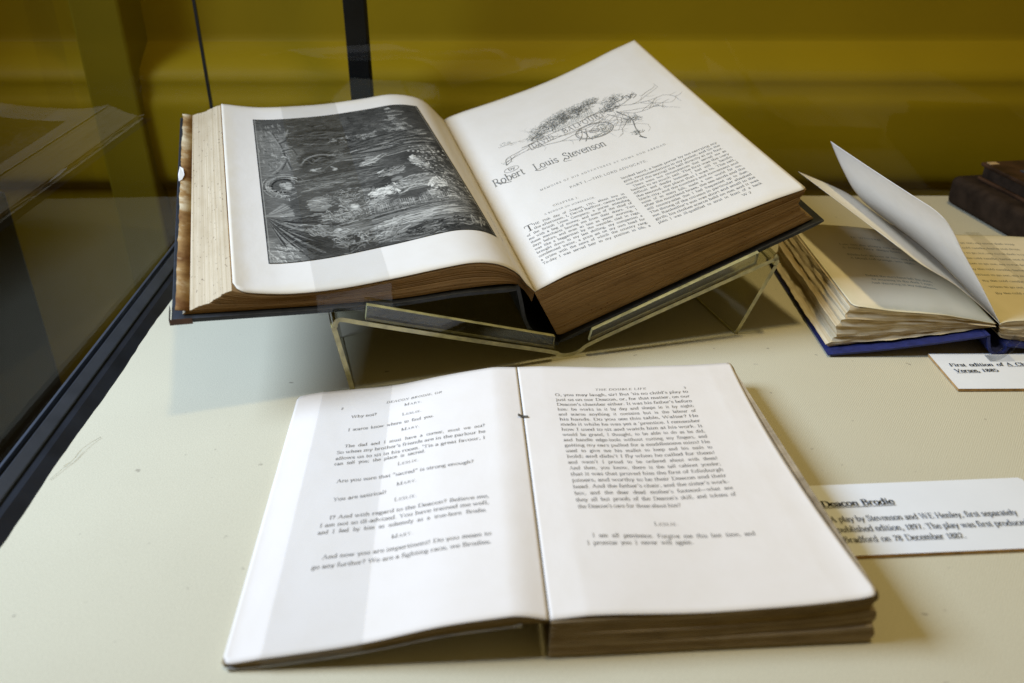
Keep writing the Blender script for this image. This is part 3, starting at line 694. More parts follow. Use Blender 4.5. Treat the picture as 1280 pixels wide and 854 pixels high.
def folds(p0, p1, width0, width1, n_, lo, hi, bend=.03, w=.0042):
    """long drapery folds running from p0 to p1"""
    p0 = np.array(p0); p1 = np.array(p1); t = (p1-p0)/np.linalg.norm(p1-p0); nr = np.array([-t[1], t[0]])
    for k in range(n_):
        q = (k+.5)/n_*2-1; a = p0+nr*q*width0+t*er.uniform(0, .08); b = p1+nr*q*width1-t*er.uniform(0, .12); m_ = (a+b)/2+nr*(bend*math.sin(k*1.3)+.012*er.normal())
        stroke([a, (a+m_)/2+nr*.004*er.normal(), m_, (m_+b)/2, b], w*er.uniform(.5, 1.3), er.uniform(lo, hi), 1.1)
# sky, ghostly boughs and a dark bank along the head of the plate
img = .050+.045*vnoise(5, 7, 1)+.035*vnoise(13, 17, 2)-.030*uu; img = np.clip(img, .02, 1)
blob(.10, .25, .16, .26, .17, .8); blob(.05, .55, .10, .2, .15, .7); blob(.06, .95, .14, .10, .30, .95); blob(.30, .06, .4, .08, .055, .8)
hatch(.10, .22, .10, .2, 1.35, 170, .0034, .06, .30, .03); hatch(.30, .08, .25, .07, .1, 120, .003, .03, .13, .03)
for p in ([(.085, .10), (.125, .22), (.14, .32), (.16, .42)], [(.12, .20), (.16, .17), (.19, .10)], [(.13, .26), (.18, .25), (.20, .30)], [(.14, .34), (.11, .40), (.07, .44)]): stroke(p, .006, .22, .8); stroke([(a+.012, b+.01) for a, b in p], .006, .05)
hatch(.62, .09, .3, .06, .12, 220, .003, .02, .09, .03)
for k in range(4): folds((.77-.006*k, .030+.030*k), (.90, .040+.030*k), .006, .006, 3, .16, .36, .001, .004)
# cloaked figure lying along the top, the small crowd beside it
blob(.36, .195, .215, .085, .028, 1.0, .05, 2.5); folds((.17, .20), (.56, .20), .06, .05, 26, .02, .13, .03, .0036); folds((.2, .235), (.55, .262), .02, .02, 10, .05, .2, .012)
hatch(.53, .235, .14, .026, .1, 130, .0032, .04, .36, .022, .03); hatch(.52, .25, .15, .02, .2, 60, .004, .02, .05, .03); hatch(.80, .20, .08, .05, .3, 50, .0032, .06, .36, .045); blob(.825, .225, .010, .018, .4, .9)
hatch(.70, .17, .1, .05, .1, 70, .003, .03, .14, .03)
# standing robed figure with joined hands, laid sideways
folds((.34, .36), (.97, .31), .035, .085, 46, .045, .27, .03, .0038); folds((.40, .34), (.95, .29), .03, .07, 24, .02, .06, .02, .0038)
blob(.315, .35, .115, .058, .03, 1.0, -.05, 2.5); folds((.22, .385), (.43, .372), .05, .03, 18, .03, .17, .03, .0034); stroke([(.22, .39), (.26, .345), (.33, .325), (.41, .35)], .006, .24)
blob(.275, .44, .017, .011, .42, .95, .2); blob(.385, .455, .016, .012, .44, .95, -.3); stroke([(.29, .435), (.315, .43)], .006, .45); stroke([(.395, .45), (.37, .43)], .005, .40)
for k in range(4): stroke([(.27+.012*k, .45), (.30+.012*k, .458)], .0025, .2)
folds((.48, .46), (.70, .40), .016, .02, 12, .12, .46, .012, .0042)
# haloed head with curling hair, its body running to the right
blob(.10, .54, .10, .085, .075, .9)
for k in range(60):
    a = er.uniform(1.2, 5.6); q = er.uniform(.055, .105); stroke([(.115+q*math.cos(a+s_*.22), .535+q*.82*math.sin(a+s_*.22)) for s_ in range(4)], .0036, er.uniform(.03, .34))
stroke([(.115+.058*math.cos(a), .535+.047*math.sin(a)) for a in np.linspace(1.4, 5.4, 12)], .007, .022)
blob(.125, .53, .034, .024, .34, 1.0, .1, 3); blob(.135, .555, .018, .012, .36, .9); stroke([(.105, .512), (.118, .508), (.126, .512)], .0045, .04); stroke([(.104, .540), (.118, .545)], .0045, .05); stroke([(.125, .524), (.145, .528)], .0032, .15); stroke([(.155, .52), (.157, .538)], .0045, .07)
folds((.16, .55), (.60, .535), .04, .045, 34, .045, .26, .03, .0036); folds((.19, .50), (.66, .49), .03, .02, 18, .03, .15, .02, .0036); folds((.05, .60), (.19, .60), .03, .02, 16, .06, .38, .03, .0034)
# pale pool, and the seated woman with white sleeves
folds((.30, .60), (.62, .58), .03, .03, 18, .03, .12, .02); blob(.262, .680, .052, .050, .24, 1.0, .1, 4); hatch(.262, .68, .05, .045, .02, 60, .003, .14, .34, .05, .004)
blob(.245, .75, .05, .03, .03, .8); hatch(.42, .66, .14, .05, -.1, 260, .0026, .03, .30, .02, .03)
blob(.395, .715, .040, .034, .13, 1.0, 0, 3); hatch(.39, .712, .034, .03, .7, 60, .003, .05, .34, .05, .03); blob(.422, .728, .022, .020, .58, 1.0, .2, 3); stroke([(.425, .716), (.435, .72)], .0032, .08); stroke([(.44, .728), (.446, .735)], .003, .12)
folds((.44, .745), (.63, .70), .018, .022, 18, .05, .42, .012, .0036); hatch(.575, .672, .06, .022, -.2, 90, .0036, .10, .70, .05, .03); hatch(.64, .66, .035, .028, .9, 60, .0034, .08, .62, .045, .03); blob(.535, .675, .018, .014, .6, .9); blob(.60, .69, .014, .012, .55, .9)
blob(.665, .603, .032, .015, .20, 1.0, -.2, 4); stroke([(.63, .615), (.665, .628), (.70, .612)], .005, .05)
blob(.76, .65, .11, .055, .13, .95, -.05, 3); folds((.66, .66), (.88, .645), .045, .045, 34, .05, .50, .02, .0038)
blob(.787, .475, .010, .030, .46, 1.0, .55, 4); hatch(.80, .50, .03, .03, .9, 24, .004, .2, .55, .04); blob(.835, .545, .018, .016, .34, 1.0, 0, 2); hatch(.66, .545, .07, .03, -.2, 60, .0034, .05, .38, .05)
hatch(.845, .675, .045, .035, -.45, 60, .005, .30, .72, .03); blob(.795, .745, .036, .022, .30, .9, 0, 3); hatch(.795, .745, .035, .022, 1.2, 36, .003, .06, .45, .03)
# flowering plants on the right
for _ in range(260):
    x = er.normal(.885, .05); y = er.uniform(.38, .80); blob(min(x, .985), y, er.uniform(.004, .008), er.uniform(.003, .006), er.uniform(.25, .7), .95)
hatch(.90, .6, .08, .24, 1.1, 200, .0024, .03, .22, .05); hatch(.95, .75, .05, .2, .8, 80, .0026, .05, .28, .05)
# row of reeds and small blossoms above the lowest figure
hatch(.55, .79, .30, .038, .08, 700, .0026, .03, .36, .016, .03); hatch(.35, .77, .10, .035, .4, 220, .0026, .04, .40, .018, .03)
for k in range(46): x = .45+.010*k; stroke([(x, .80+.004*er.normal()), (x+.004, .755-.02*er.random())], .0028, er.uniform(.12, .42))
# wing feathers at the lower left, kneeling figure with broad folds along the foot
blob(.20, .90, .20, .11, .045, .95)
for k in range(64):
    a = .02+1.25*k/63; l = er.uniform(.22, .36); stroke([(.008, .735), (.008+l*.5*math.cos(a), .735+l*.42*math.sin(a)+.012), (.008+l*math.cos(a), .735+l*.85*math.sin(a))], .0042, er.choice([.022, .03, .05, .10, .22]), 1.1)
for k in range(30): a = -.8+.9*k/29; stroke([(.008, .73), (.008+.13*math.cos(a), .73+.11*math.sin(a))], .0034, er.uniform(.06, .34))
blob(.05, .965, .10, .055, .18, .9); hatch(.06, .95, .08, .05, .8, 80, .003, .06, .5, .03)
blob(.60, .90, .46, .11, .040, .9, 0, 3)
folds((.24, .86), (.95, .83), .03, .05, 40, .03, .33, .03, .0038); folds((.42, .93), (.97, .89), .05, .07, 54, .025, .30, .04, .0038); folds((.45, .88), (.90, .86), .02, .03, 12, .30, .45, .02, .0034)
for a_, b_, lo_, hi_ in (((.28, .915), (.40, .875), .10, .34), ((.28, .92), (.35, .99), .03, .12), ((.40, .88), (.425, .95), .14, .42), ((.36, .985), (.425, .95), .03, .2), ((.30, .93), (.41, .93), .05, .25)): folds(a_, b_, .012, .02, 16, lo_, hi_, .012, .0036)
folds((.47, .98), (.62, .86), .04, .05, 26, .03, .40, .02, .0036)
blob(.314, .858, .020, .015, .5, 1.0, 0, 3); blob(.29, .85, .03, .03, .04, .5); hatch(.24, .84, .05, .03, .5, 90, .003, .05, .35, .03); hatch(.33, .875, .05, .018, .1, 40, .003, .1, .4, .04)
hatch(.80, .955, .2, .045, -.05, 160, .003, .015, .06, .03)
for p in ([(.90, .955), (.915, .90), (.925, .95)], [(.925, .935), (.945, .93)], [(.935, .965), (.96, .90), (.955, .95), (.975, .92)]): stroke(p, .0035, .36)
# graver's lines: fine parallel cuts, broken up
gl = np.sin(vv*NV*1.45+5*vnoise(9, 9, 5)); img = img*(1+.22*gl*(1-np.clip(img*1.6, 0, 1)))+.020*(er.random(img.shape)-.5)
for _ in range(2600):                                       # short cuts that follow the forms and break up every tone
    x, y = er.random(2); an = er.normal(-.02, .22); l = er.uniform(.008, .026); i, j = int(x*(NU-1)), int(y*(NV-1)); b_ = img[i, j]
    stroke([(x-l*math.cos(an), y-l*math.sin(an)*.8), (x, y+er.normal(0, .004)), (x+l*math.cos(an), y+l*math.sin(an)*.8)], er.uniform(.0016, .0026), np.clip(b_*er.choice([.55, .7, 1.3, 1.6])+er.choice([0, .006]), .015, .5))
img = 1.12*np.clip(img-.012, .0, 1)**1.06+.006
img = np.clip(img, .006, .66)
brd = np.minimum(np.minimum(uu, 1-uu)*1.2, np.minimum(vv, 1-vv)*2.0)
img = np.where(brd < .006, .02, np.where((brd > .010) & (brd < .0125), .30, img)); 
q00, q10, q11, q01 = np.array((2.19, 23.6)), np.array((14.62, 23.8)), np.array((15.95, 3.98)), np.array((2.07, 3.05))       # page cm: head-left, head-right, foot-right, foot-left
PG = (q00*((1-uu)*(1-vv))[..., None]+q10*(uu*(1-vv))[..., None]+q11*(uu*vv)[..., None]+q01*((1-uu)*vv)[..., None])
PG[..., 1] += -.75*np.sin(math.pi*uu)*vv*.0
P = S_BL.on(PG[..., 0]/(S_BL.W*100), PG[..., 1]/(S_BL.H*100), .0008).reshape(-1, 3)
mb = MB(); mb.add(P, grid_faces(NU, NV)); tone = np.stack([img*1.06, img*1.0, img*.86, np.ones_like(img)], -1).reshape(-1, 4)
mb.build('engraving', M['engr'], pL, smooth=True, attr={'tone': ('FLOAT_COLOR', tone)}, normals=False)
t = Print()                                                 # tiny caption printed sideways beside the plate
for k, y in enumerate(np.linspace(8.2, 4.6, 13)): t.stroke([(16.75, y), (16.75+.05*((k*7) % 3-1), y-.14)], .09)
t.lay('printed_caption', M['ink2'], pL, S_BL)

# right-hand leaf: title drawing and two columns
v = Print(); h = Print(); vr = random.Random(8)
def twig(p, a, l, w, n_=7, depth=2, pr=v):
    """a thorny bough that wanders and forks"""
    pts = [p]; x, y = p
    for k in range(n_):
        a += vr.gauss(0, .28); x += math.cos(a)*l/n_; y += math.sin(a)*l/n_*.9; pts.append((x, y))
        if depth and vr.random() < .55: twig((x, y), a+vr.choice((-1, 1))*vr.uniform(.5, 1.1), l*vr.uniform(.25, .5), w*.6, 4, depth-1, pr)
    pr.stroke(pts, w*.62, w*.25)
def leafy(x, y, r, n_, pr):
    for _ in range(n_):
        a = vr.uniform(0, 6.28); q = r*math.sqrt(vr.random()); px, py = x+q*math.cos(a)*1.4, y+q*math.sin(a); b = vr.uniform(0, 6.28); l = vr.uniform(.1, .28)
        pr.stroke([(px, py), (px+l*.5*math.cos(b)+.04, py+l*.5*math.sin(b)), (px+l*math.cos(b), py+l*math.sin(b)+.05)], vr.uniform(.025, .06), .015)
twig((2.6, 15.3), .35, 3.4, .07); twig((2.7, 17.9), -.2, 2.2, .05); leafy(3.4, 18.1, .35, 22, h); leafy(2.7, 15.4, .4, 16, h)
v.stroke([(2.5, 14.9), (2.75, 15.8), (3.6, 16.1), (4.8, 16.5)], .06, .03); v.stroke([(2.5, 14.9), (3.0, 15.3), (3.1, 15.9)], .05, .03)
twig((4.2, 16.6), .15, 7.5, .10, 12, 2); twig((5.2, 15.8), .12, 6.0, .09, 10, 2); twig((4.8, 17.6), .35, 5.0, .07, 9, 2, h); twig((9.8, 17.8), .22, 6.2, .09, 10, 2); twig((11.3, 17.2), -.9, 3.6, .09, 7, 2); twig((6.2, 18.6), .3, 4.4, .06, 8, 2)
twig((14.4, 17.8), .5, 1.7, .07, 5, 1); twig((12.0, 17.2), -1.1, 4.6, .08, 8, 1); twig((12.2, 16.9), -.75, 3.0, .06, 6, 1)
for x, y, r_, n_ in ((6.4, 18.3, .8, 90), (7.6, 18.9, .9, 120), (8.8, 19.3, 1.0, 150), (9.9, 19.6, .8, 90), (10.9, 20.0, .5, 40), (12.4, 19.0, .7, 60), (11.8, 18.0, .6, 60), (5.5, 17.5, .5, 46), (12.4, 15.3, .5, 30), (12.0, 13.2, .3, 16)):
    leafy(x, y, r_, int(n_*2.2), h); leafy(x+.15, y-.2, r_*.8, n_, v)
# banner lettered with the title, over a round targe and a scroll
def ribbon(x0, y0, x1, y1, hgt):
    nn = 10
    for e in (0, hgt): v.stroke([(x0+(x1-x0)*k/nn, y0+(y1-y0)*k/nn+e+.10*math.sin(k*.7)) for k in range(nn+1)], .05)
    v.stroke([(x0, y0), (x0, y0+hgt)], .05); v.stroke([(x1, y1), (x1, y1+hgt)], .05)
ribbon(4.75, 15.75, 10.95, 17.0, .95)
v.line('DAVID', 4.9, 15.98, 1.0, 6.75, 16.35, track=.04); v.line('BALFOUR', 7.55, 16.55, 1.0, 10.75, 17.15, track=.04)
for rr, ww in ((1.35, .07), (1.22, .04), (.35, .05)): v.stroke([(9.6+rr*1.05*math.cos(a), 15.45+rr*.85*math.sin(a)) for a in np.linspace(0, 6.283, 26)], ww)
for k in range(46): a = vr.uniform(-2.2, .9); q = vr.uniform(.55, 1.2); h.stroke([(9.6+q*1.05*math.cos(a), 15.45+q*.85*math.sin(a)), (9.6+q*1.05*math.cos(a+.3), 15.45+q*.85*math.sin(a+.3))], .06)
v.stroke([(8.5, 14.3), (8.9, 15.2), (8.7, 16.3)], .08, .04); v.stroke([(8.1, 14.6), (8.6, 15.4), (8.8, 16.2)], .05, .04); v.stroke([(9.0, 14.2), (8.9, 15.0), (9.1, 16.0)], .05)
ribbon(11.1, 17.5, 13.6, 18.1, .62); v.stroke([(13.6, 18.1), (13.9, 18.6), (14.2, 18.3), (13.8, 18.0)], .07); leafy(13.7, 18.5, .3, 26, v)
for k in range(30): h.stroke([(7.0+.12*k, 17.0+.03*k+vr.uniform(0, .3)), (7.1+.12*k, 17.7+.03*k+vr.uniform(0, .6))], .045)
v.stroke([(12.0, 17.0), (12.5, 15.4), (12.2, 13.8), (12.05, 12.4)], .09, .05); v.stroke([(11.98, 12.6), (12.2, 12.15), (12.3, 12.0)], .16, .05)
# the author's name in rough capitals with long tails, 'by' in a ring
x = v.line('Robert', 0.95, 12.72, 1.45, 3.35, 12.8, sc=.82); x = v.line('Louis', 4.05, 12.72, 1.35, 5.9, 12.75, sc=.78); x = v.line('Stevenson', 6.35, 12.72, 1.4, 9.55, 12.78, sc=.78)
v.stroke([(1.25, 13.2), (1.7, 12.7), (2.2, 12.5)], .10, .05); v.stroke([(4.05, 12.7), (4.4, 12.45), (4.9, 12.55)], .07, .03); v.stroke([(6.4, 12.95), (6.2, 12.5), (6.7, 12.35)], .07, .03)
v.line('by', 2.4, 14.0, .55); v.stroke([(2.66+.55*math.cos(a), 14.10+.34*math.sin(a)) for a in np.linspace(0, 6.283, 20)], .035)
wsh = Print()
for x, y, r_, n_ in ((6.6, 18.1, .8, 26), (8.0, 18.6, 1.0, 34), (9.4, 19.0, .9, 30), (10.4, 18.9, .6, 18), (9.9, 15.2, .75, 26), (12.3, 18.4, .6, 16), (7.4, 16.3, .5, 14), (5.6, 16.2, .4, 10), (11.6, 16.6, .5, 12)):
    for _ in range(n_):
        a = vr.uniform(0, 6.28); q = r_*math.sqrt(vr.random()); px, py = x+q*1.3*math.cos(a), y+q*math.sin(a); b = vr.uniform(.1, .9); l = vr.uniform(.25, .6)
        wsh.stroke([(px-l*math.cos(b)/2, py-l*math.sin(b)/2), (px, py+.02), (px+l*math.cos(b)/2, py+l*math.sin(b)/2)], vr.uniform(.12, .26), .05)
wsh.lay('title_drawing', M['wash'], pR, S_BR, .0005); v.lay('title_drawing', M['ink2'], pR, S_BR); h.lay('title_drawing', M['ink3'], pR, S_BR, .0006)
t = Print(); u2 = Print()
u2.line('MEMOIRS OF HIS ADVENTURES AT HOME AND ABROAD.', 3.56, 9.83, .30, 13.16, 10.3, track=.075)
u2.line('PART I._THE LORD ADVOCATE.', 5.37, 8.80, .38, 11.1, 9.05, track=.03)
u2.line('CHAPTER I.', 3.7, 7.45, .30, 5.5, 7.3, track=.04); u2.line('A BEGGAR ON HORSEBACK.', 2.9, 6.88, .26, 6.45, 6.65, track=.03)
c1 = ['HE 25th day of August, 1751, about two in', 'the afternoon, I, David Balfour, came forth', 'of the British Linen Company, a porter attending', 'me with a bag of money, and some of the chief of', 'these merchants bowing me from their doors. Two', 'days before, and even so late as yester morning, I', 'was like a beggarman by the wayside, clad in rags,', 'brought down to my last shilling, my companion a', 'condemned traitor, a price set on my own head for', 'a crime with the news of which the country rang.', 'To-day I was served heir to my position in life, a']
for k, s_ in enumerate(c1):
    yl = 6.25-.432*k; t.line(s_, 1.95 if k == 0 else (1.85 if k == 1 else 1.22), yl, .35, 8.18, yl-.30, sc=.88)
t.line('T', 1.28, 5.86, 1.05)
c2 = ['landed laird, a bank porter by me carrying my', 'gold, recommendations in my pocket, and (in the', 'words of the saying) the ball directly at my foot.', 'There were two circumstances that served me as', 'ballast to so much sail. The first was the very', 'difficult and deadly business I had still to handle;', 'the second, the place that I was in. The tall,', 'black city, and the numbers and movement and', 'noise of so many folk, made a new world for me,', 'after the moorland braes, the sea-sands and the', 'still country-sides that I had frequented up to then.', 'The throng of the citizens in particular abashed', "me. Rankeillor's son was short and small in the", 'girth; his clothes scarce held on me; and it was', 'plain I was ill-qualified to strut in front of a bank']
for k, s_ in enumerate(c2):
    yl = 7.86-.443*k; (u2 if k < 9 else t).line(s_, 8.7+(.3 if k == 3 else 0), yl, .35, 15.8, yl+.36, sc=.88)
t.line('W 2', 14.2, 1.45, .36)
t.lay('printed_text', M['inkm'], pR, S_BR); u2.lay('printed_text', M['ink2'], pR, S_BR)

# ---------------------------------------------------------------- small play book lying open in front
play = thing('play_book', 'thin open book of a printed play lying flat in front of the stand', 'book')
L = PLAY_L
lbF = [(-12.3, .12), (-11.8, .12), (-10.0, .28), (-7.0, .72), (-4.1, 1.35), (-2.0, 1.62), (-1.0, 1.74), (0, 1.72)]
lbB = [(-12.4, .06), (-11.0, .18), (-9.2, .28), (-7.0, .42), (-4.4, .85), (-2.1, 1.25), (-1.1, 1.45), (0, 1.5)]
block('page_block', [M['eplay'], M['pplay']], play, PLAY, lbF, drop(PLAY_LF, .02), lbB, drop(PLAY_LB, .02), .0005, L-.0005, K=6, n=60, jit=.0006, outer='L', seed=8)
slab(MB(), PLAY, drop([(-12.2, .13)]+lbF[1:-1], .0), drop([(-12.25, .07)]+lbB[1:-1], .0), .0006, -.0004, L+.0004).build('paper_cover', M['wrap'], play)
rbF = [(.02, .06), (4, .06), (8, .06), (12.75, .06)]
def gather(k): return .17*abs(math.sin(math.pi*2.9*k))-.06                # three sewn gatherings, each edge bulging a little
def ledge(k, u): return .0016*np.clip((k-.36)/.02, 0, 1)*np.clip(u*1.4-.3, 0, 1)+.0017*np.clip((k-.66)/.02, 0, 1)*np.clip(u*1.3+.1, 0, 1)
block('page_block', [M['eplay'], M['eplay']], play, PLAY, rbF, drop(PLAY_RF, .02), rbF, drop(PLAY_RB, .02), -.0012, L-.0005, K=84, n=70, jit=.0005, outer='R', seed=9, edge=gather, step=ledge, bow=.36)
qL = sheet('page', M['pplay'], play, S_PL, rad={(0, 0): .35, (0, 1): .3})
qR = sheet('page', M['pplay'], play, S_PR, rad={(1, 0): .3, (1, 1): .12})
t = Print(); f2 = .362
t.line('THE DOUBLE LIFE', 4.25, 16.44, .285, 7.21, 16.44, ital=.2, track=.02); t.line('3', 9.35, 16.38, .30)
pr = ["O, you may laugh, sir! But 'tis no child's play to", 'just us on our Deacon, or, for that matter, on our', "Deacon's chamber either. It was his father's before", 'him: he works in it by day and sleeps in it by night;', 'and scarce anything it contains but is the labour of', 'his hands. Do you see this table, Walter? He', "made it while he was yet a 'prentice. I remember", 'how I used to sit and watch him at his work. It', 'would be grand, I thought, to be able to do as he did,', 'and handle edge-tools without cutting my fingers, and', 'getting my ears pulled for a meddlesome minx! He', 'used to give me his mallet to keep and his nails to', "hold; and didn't I fly when he called for them!", "and wasn't I proud to be ordered about with them!", 'And then, you know, there is the tall cabinet yonder;', 'that it was that proved him the first of Edinburgh', 'joiners, and worthy to be their Deacon and their', "head. And the father's chair, and the sister's work-", "box, and the dear dead mother's footstool_what are", "they all but proofs of the Deacon's skill, and tokens of"]
for k, s_ in enumerate(pr): yl = 15.86-.4755*k; t.line(s_, 1.9, yl, f2, 9.52, yl+.10, sc=.88)
t.line("the Deacon's care for those about him?", 1.93, 6.36, f2, 6.75, 6.36, sc=.88)
t.caps('LESLIE.', 5.75, 5.12, .36, track=.02)
t.line('I am all penitence. Forgive me this last time, and', 2.3, 4.42, f2, 9.46, 4.2, sc=.88); t.line('I promise you I never will again.', 2.0, 3.95, f2, 6.62, 3.9, sc=.88)
t.lay('printed_text', M['ink'], qR, S_PR)
t = Print()
t.line('DEACON BRODIE, OR', 5.2, 17.12, .29, 8.37, 17.08, ital=.2, track=.02); t.line('2', 2.7, 17.0, .3)
for y, nm, x in ((16.53, 'MARY.', 6.75), (15.6, 'LESLIE.', 6.72), (14.15, 'MARY.', 6.7), (11.15, 'LESLIE.', 6.72), (9.5, 'MARY.', 6.72), (8.33, 'LESLIE.', 6.72), (5.75, 'MARY.', 6.7)): t.caps(nm, x, y, .36, track=.02)
for s_, x0, x1, yl, yr in (('Why not?', 3.35, 4.75, 16.06, 16.06), ('I scarce know where to find you.', 3.3, 7.95, 14.86, 14.84), ('The dad and I must have a corner, must we not?', 3.28, 10.64, 13.38, 13.1), ("So when my brother's friends are in the parlour he", 2.92, 10.64, 12.88, 12.58), ("allows us to sit in his room. 'Tis a great favour, I", 2.92, 10.62, 12.36, 12.03), ('can tell you; the place is sacred.', 2.92, 7.57, 11.9, 11.78),
        ('Are you sure that "sacred" is strong enough?', 3.2, 10.0, 10.42, 10.16), ('You are satirical!', 3.2, 5.75, 9.0, 9.06), ('I? And with regard to the Deacon? Believe me,', 3.18, 10.64, 7.7, 7.32), ('I am not so ill-advised. You have trained me well,', 2.8, 10.62, 7.22, 6.86), ('and I feel by him as solemnly as a true-born Brodie.', 2.78, 10.5, 6.75, 6.36), ('And now you are impertinent! Do you mean to', 3.18, 10.64, 5.1, 4.76), ('go any further? We are a fighting race, we Brodies.', 2.8, 10.63, 4.55, 4.24)):
    t.line(s_, x0, yl, f2, x1, yr, sc=.88)
t.lay('printed_text', M['ink'], qL, S_PL)
mb = MB()                                                  # frayed sewing thread showing in the fold
for a in (.138, .1375): band(mb, PLAY, np.array([(-.25, 1.98), (.0, 1.86), (.28, 1.82)])*c, .0006, a, a+.0009, 1, 2)
mb.build('sewing_thread', M['ink2'], play)

# ---------------------------------------------------------------- blue cloth book with two leaves standing up
blu = thing('verse_book', 'small blue cloth book lying open with two loose leaves standing up', 'book')
L = BLUE_L
bevel(slab(MB(), BLUE, [(-.22, .26), (3, .62), (6, 1.05), (9.5, 1.62)], [(-.22, .26), (3, .62), (6, 1.05), (9.5, 1.62)], .0021, -.003, L+.004).build('cover_board', M['blue'], blu), .0006)
bevel(slab(MB(), BLUE, [(10.75, .8), (11.4, .86), (13.5, .6), (19.9, .3)], [(10.75, .8), (11.4, .86), (13.5, .6), (19.9, .3)], .0021, -.003, L+.004).build('cover_board', M['blue'], blu), .0006)
mb = MB(); band(mb, BLUE, np.array([(9.48, 1.6), (9.62, 1.1), (9.85, .55), (10.2, .32), (10.6, .42), (10.78, .78)])*c, .0018, -.003, L+.004, -1, 4); mb.build('spine', M['blue'], blu)
bb = [(.12, .32), (3, .66), (6, 1.09), (9.3, 1.62), (10.0, 1.72)]
block('page_block', [M['eblue'], M['eblue']], blu, BLUE, bb, drop(BLUE_LF, .04), bb, drop(BLUE_LB, .04), .003, L-.001, K=15, n=90, nv=60, jit=.0032, wav=.0011, outer='L', seed=14, edge=lambda k: .10*math.sin(k*15))
bb = [(10.4, 1.3), (10.9, .95), (13.5, .66), (19.6, .36)]
block('page_block', [M['eblue'], M['eblue']], blu, BLUE, bb, drop(BLUE_RF, .04), bb, drop(BLUE_RB, .04), .003, L-.001, K=12, n=80, jit=.002, wav=.0006, outer='R', seed=15)
uL = sheet('page', M['pblue'], blu, S_UL, rad={(0, 0): .5}, ripple=.03); uR = sheet('page', M['pblue'], blu, S_UR, ripple=.03)
S_A = Surf(BLUE, [(0, .003, [(10.15, 2.15), (8.4, 3.55), (6.6, 4.85), (4.4, 6.1), (2.7, 7.3)]), (1, L, [(10.55, 2.25), (8.6, 3.2), (6.6, 4.5), (4.6, 5.75), (1.0, 7.25)])])
S_B = Surf(BLUE, [(0, .003, [(10.25, 2.1), (8.35, 4.75), (6.95, 6.6), (5.75, 8.3), (4.9, 9.25)]), (.5, L*.5, [(10.4, 2.2), (8.3, 4.1), (6.3, 6.1), (4.9, 8.0), (3.9, 9.35)]), (1, L, [(10.6, 2.3), (8.2, 3.5), (5.8, 5.35), (4.3, 7.3), (2.95, 9.5)])])
sheet('standing_leaf', M['leaf'], blu, S_A, lift=0, rad={(1, 0): .5}, ripple=.04); sheet('standing_leaf', M['leaf'], blu, S_B, lift=0, rad={(1, 0): 1.2}, ripple=.04)
t = Print()
for k, (s_, x0, y, x1) in enumerate((('IN WINTER', 3.9, 11.6, 6.2), ('Late lies the wintry sun abed,', 2.6, 10.2, 7.3), ('A frosty, fiery sleepy-head;', 2.6, 9.6, 7.0), ('Blinks but an hour or two; and then,', 2.6, 8.4, 7.8), ('A blood-red orange, sets again.', 2.6, 7.8, 7.4), ('Before the stars have left the skies,', 2.7, 5.0, 7.4), ('At morning in the dark I rise;', 2.9, 4.45, 7.2), ('And shivering in my nakedness,', 2.7, 3.9, 7.3))): t.line(s_, x0, y, .42, x1, sc=.9)
t.lay('printed_text', M['ink3'], uL, S_UL)
t = Print()
for k in range(10): t.line('By the cold candle, bathe and dress.' if k % 2 else 'When to go out, my nurse doth wrap', 1.4, 12.2-.95*k, .42, 6.8, sc=.9)
t.lay('printed_text', M['ink3'], uR, S_UR)

# ---------------------------------------------------------------- labels
def card(name, label, o_, ang, w, hgt, mitre=0, thick=.0022):
    ex = (math.cos(ang), math.sin(ang)); ey = (-ex[1], ex[0])
    l = -.0035 if mitre else 0
    P2 = [(l, 0), (w, 0), (w, hgt-mitre), (w-mitre, hgt), (l, hgt)] if mitre else [(0, 0), (w, 0), (w, hgt), (0, hgt)]
    k = len(P2); mb = MB(); pt = lambda x, y, z: (o_[0]+ex[0]*x+ey[0]*y, o_[1]+ex[1]*x+ey[1]*y, z)
    mb.add([pt(x, y, .0004) for x, y in P2]+[pt(x, y, thick) for x, y in P2], [list(range(k))[::-1], list(range(k, 2*k))], 0)
    for i in range(k): mb.f.append([i, (i+1) % k, k+(i+1) % k, k+i]); mb.m.append(1)
    return tag(mb.build(name, [M['card'], M['core']]), label, 'label'), ex, ey
cd, ex, ey = card('label_card', 'white caption card with four lines beside the play book', (.1465, .28705), math.radians(3.5), .1095, .0492, .0015)
t = Print()
t.line('Deacon Brodie', .27, 3.28, .60, 3.80, 3.32, bold=1.5, under=True); t.lay_flat('printed_title', M['inkc'], cd, (.1465, .28705), ex, ey, .0026); t = Print(); t.line('A play by Stevenson and WE Henley, first separately', .27, 2.19, .55, 9.21, 2.19, sc=.78)
t.line('published edition, 1897. The play was first produced', .31, 1.5, .55, 9.35, 1.48, sc=.78); t.line('in', 9.6, 1.48, .55, sc=.78); t.line('Bradford on 28 December 1882.', .34, .81, .55, 5.98, .79, sc=.78)
t.lay_flat('printed_text', M['inkc'], cd, (.1465, .28705), ex, ey, .0026)
cd, ex, ey = card('label_card', 'white caption card with two lines in front of the blue book', (.2594, .4256), math.radians(.4), .10, .0410)
t = Print()
t.line('First edition of', .64, 2.5, .52, 3.95, 2.54, bold=1.4); t.line("A Child's Garden of", 4.13, 2.55, .52, 8.6, 2.6, bold=1.4, under=True); t.lay_flat('printed_title', M['inkc'], cd, (.2594, .4256), ex, ey, .0026); t = Print()
t.line('Verses,', .67, 1.82, .52, 2.15, 1.85, bold=1.4, under=True); t.line('1885', 2.32, 1.86, .52, 3.31, 1.88, bold=1.4)
t.lay_flat('printed_text', M['inkc'], cd, (.2594, .4256), ex, ey, .0026)

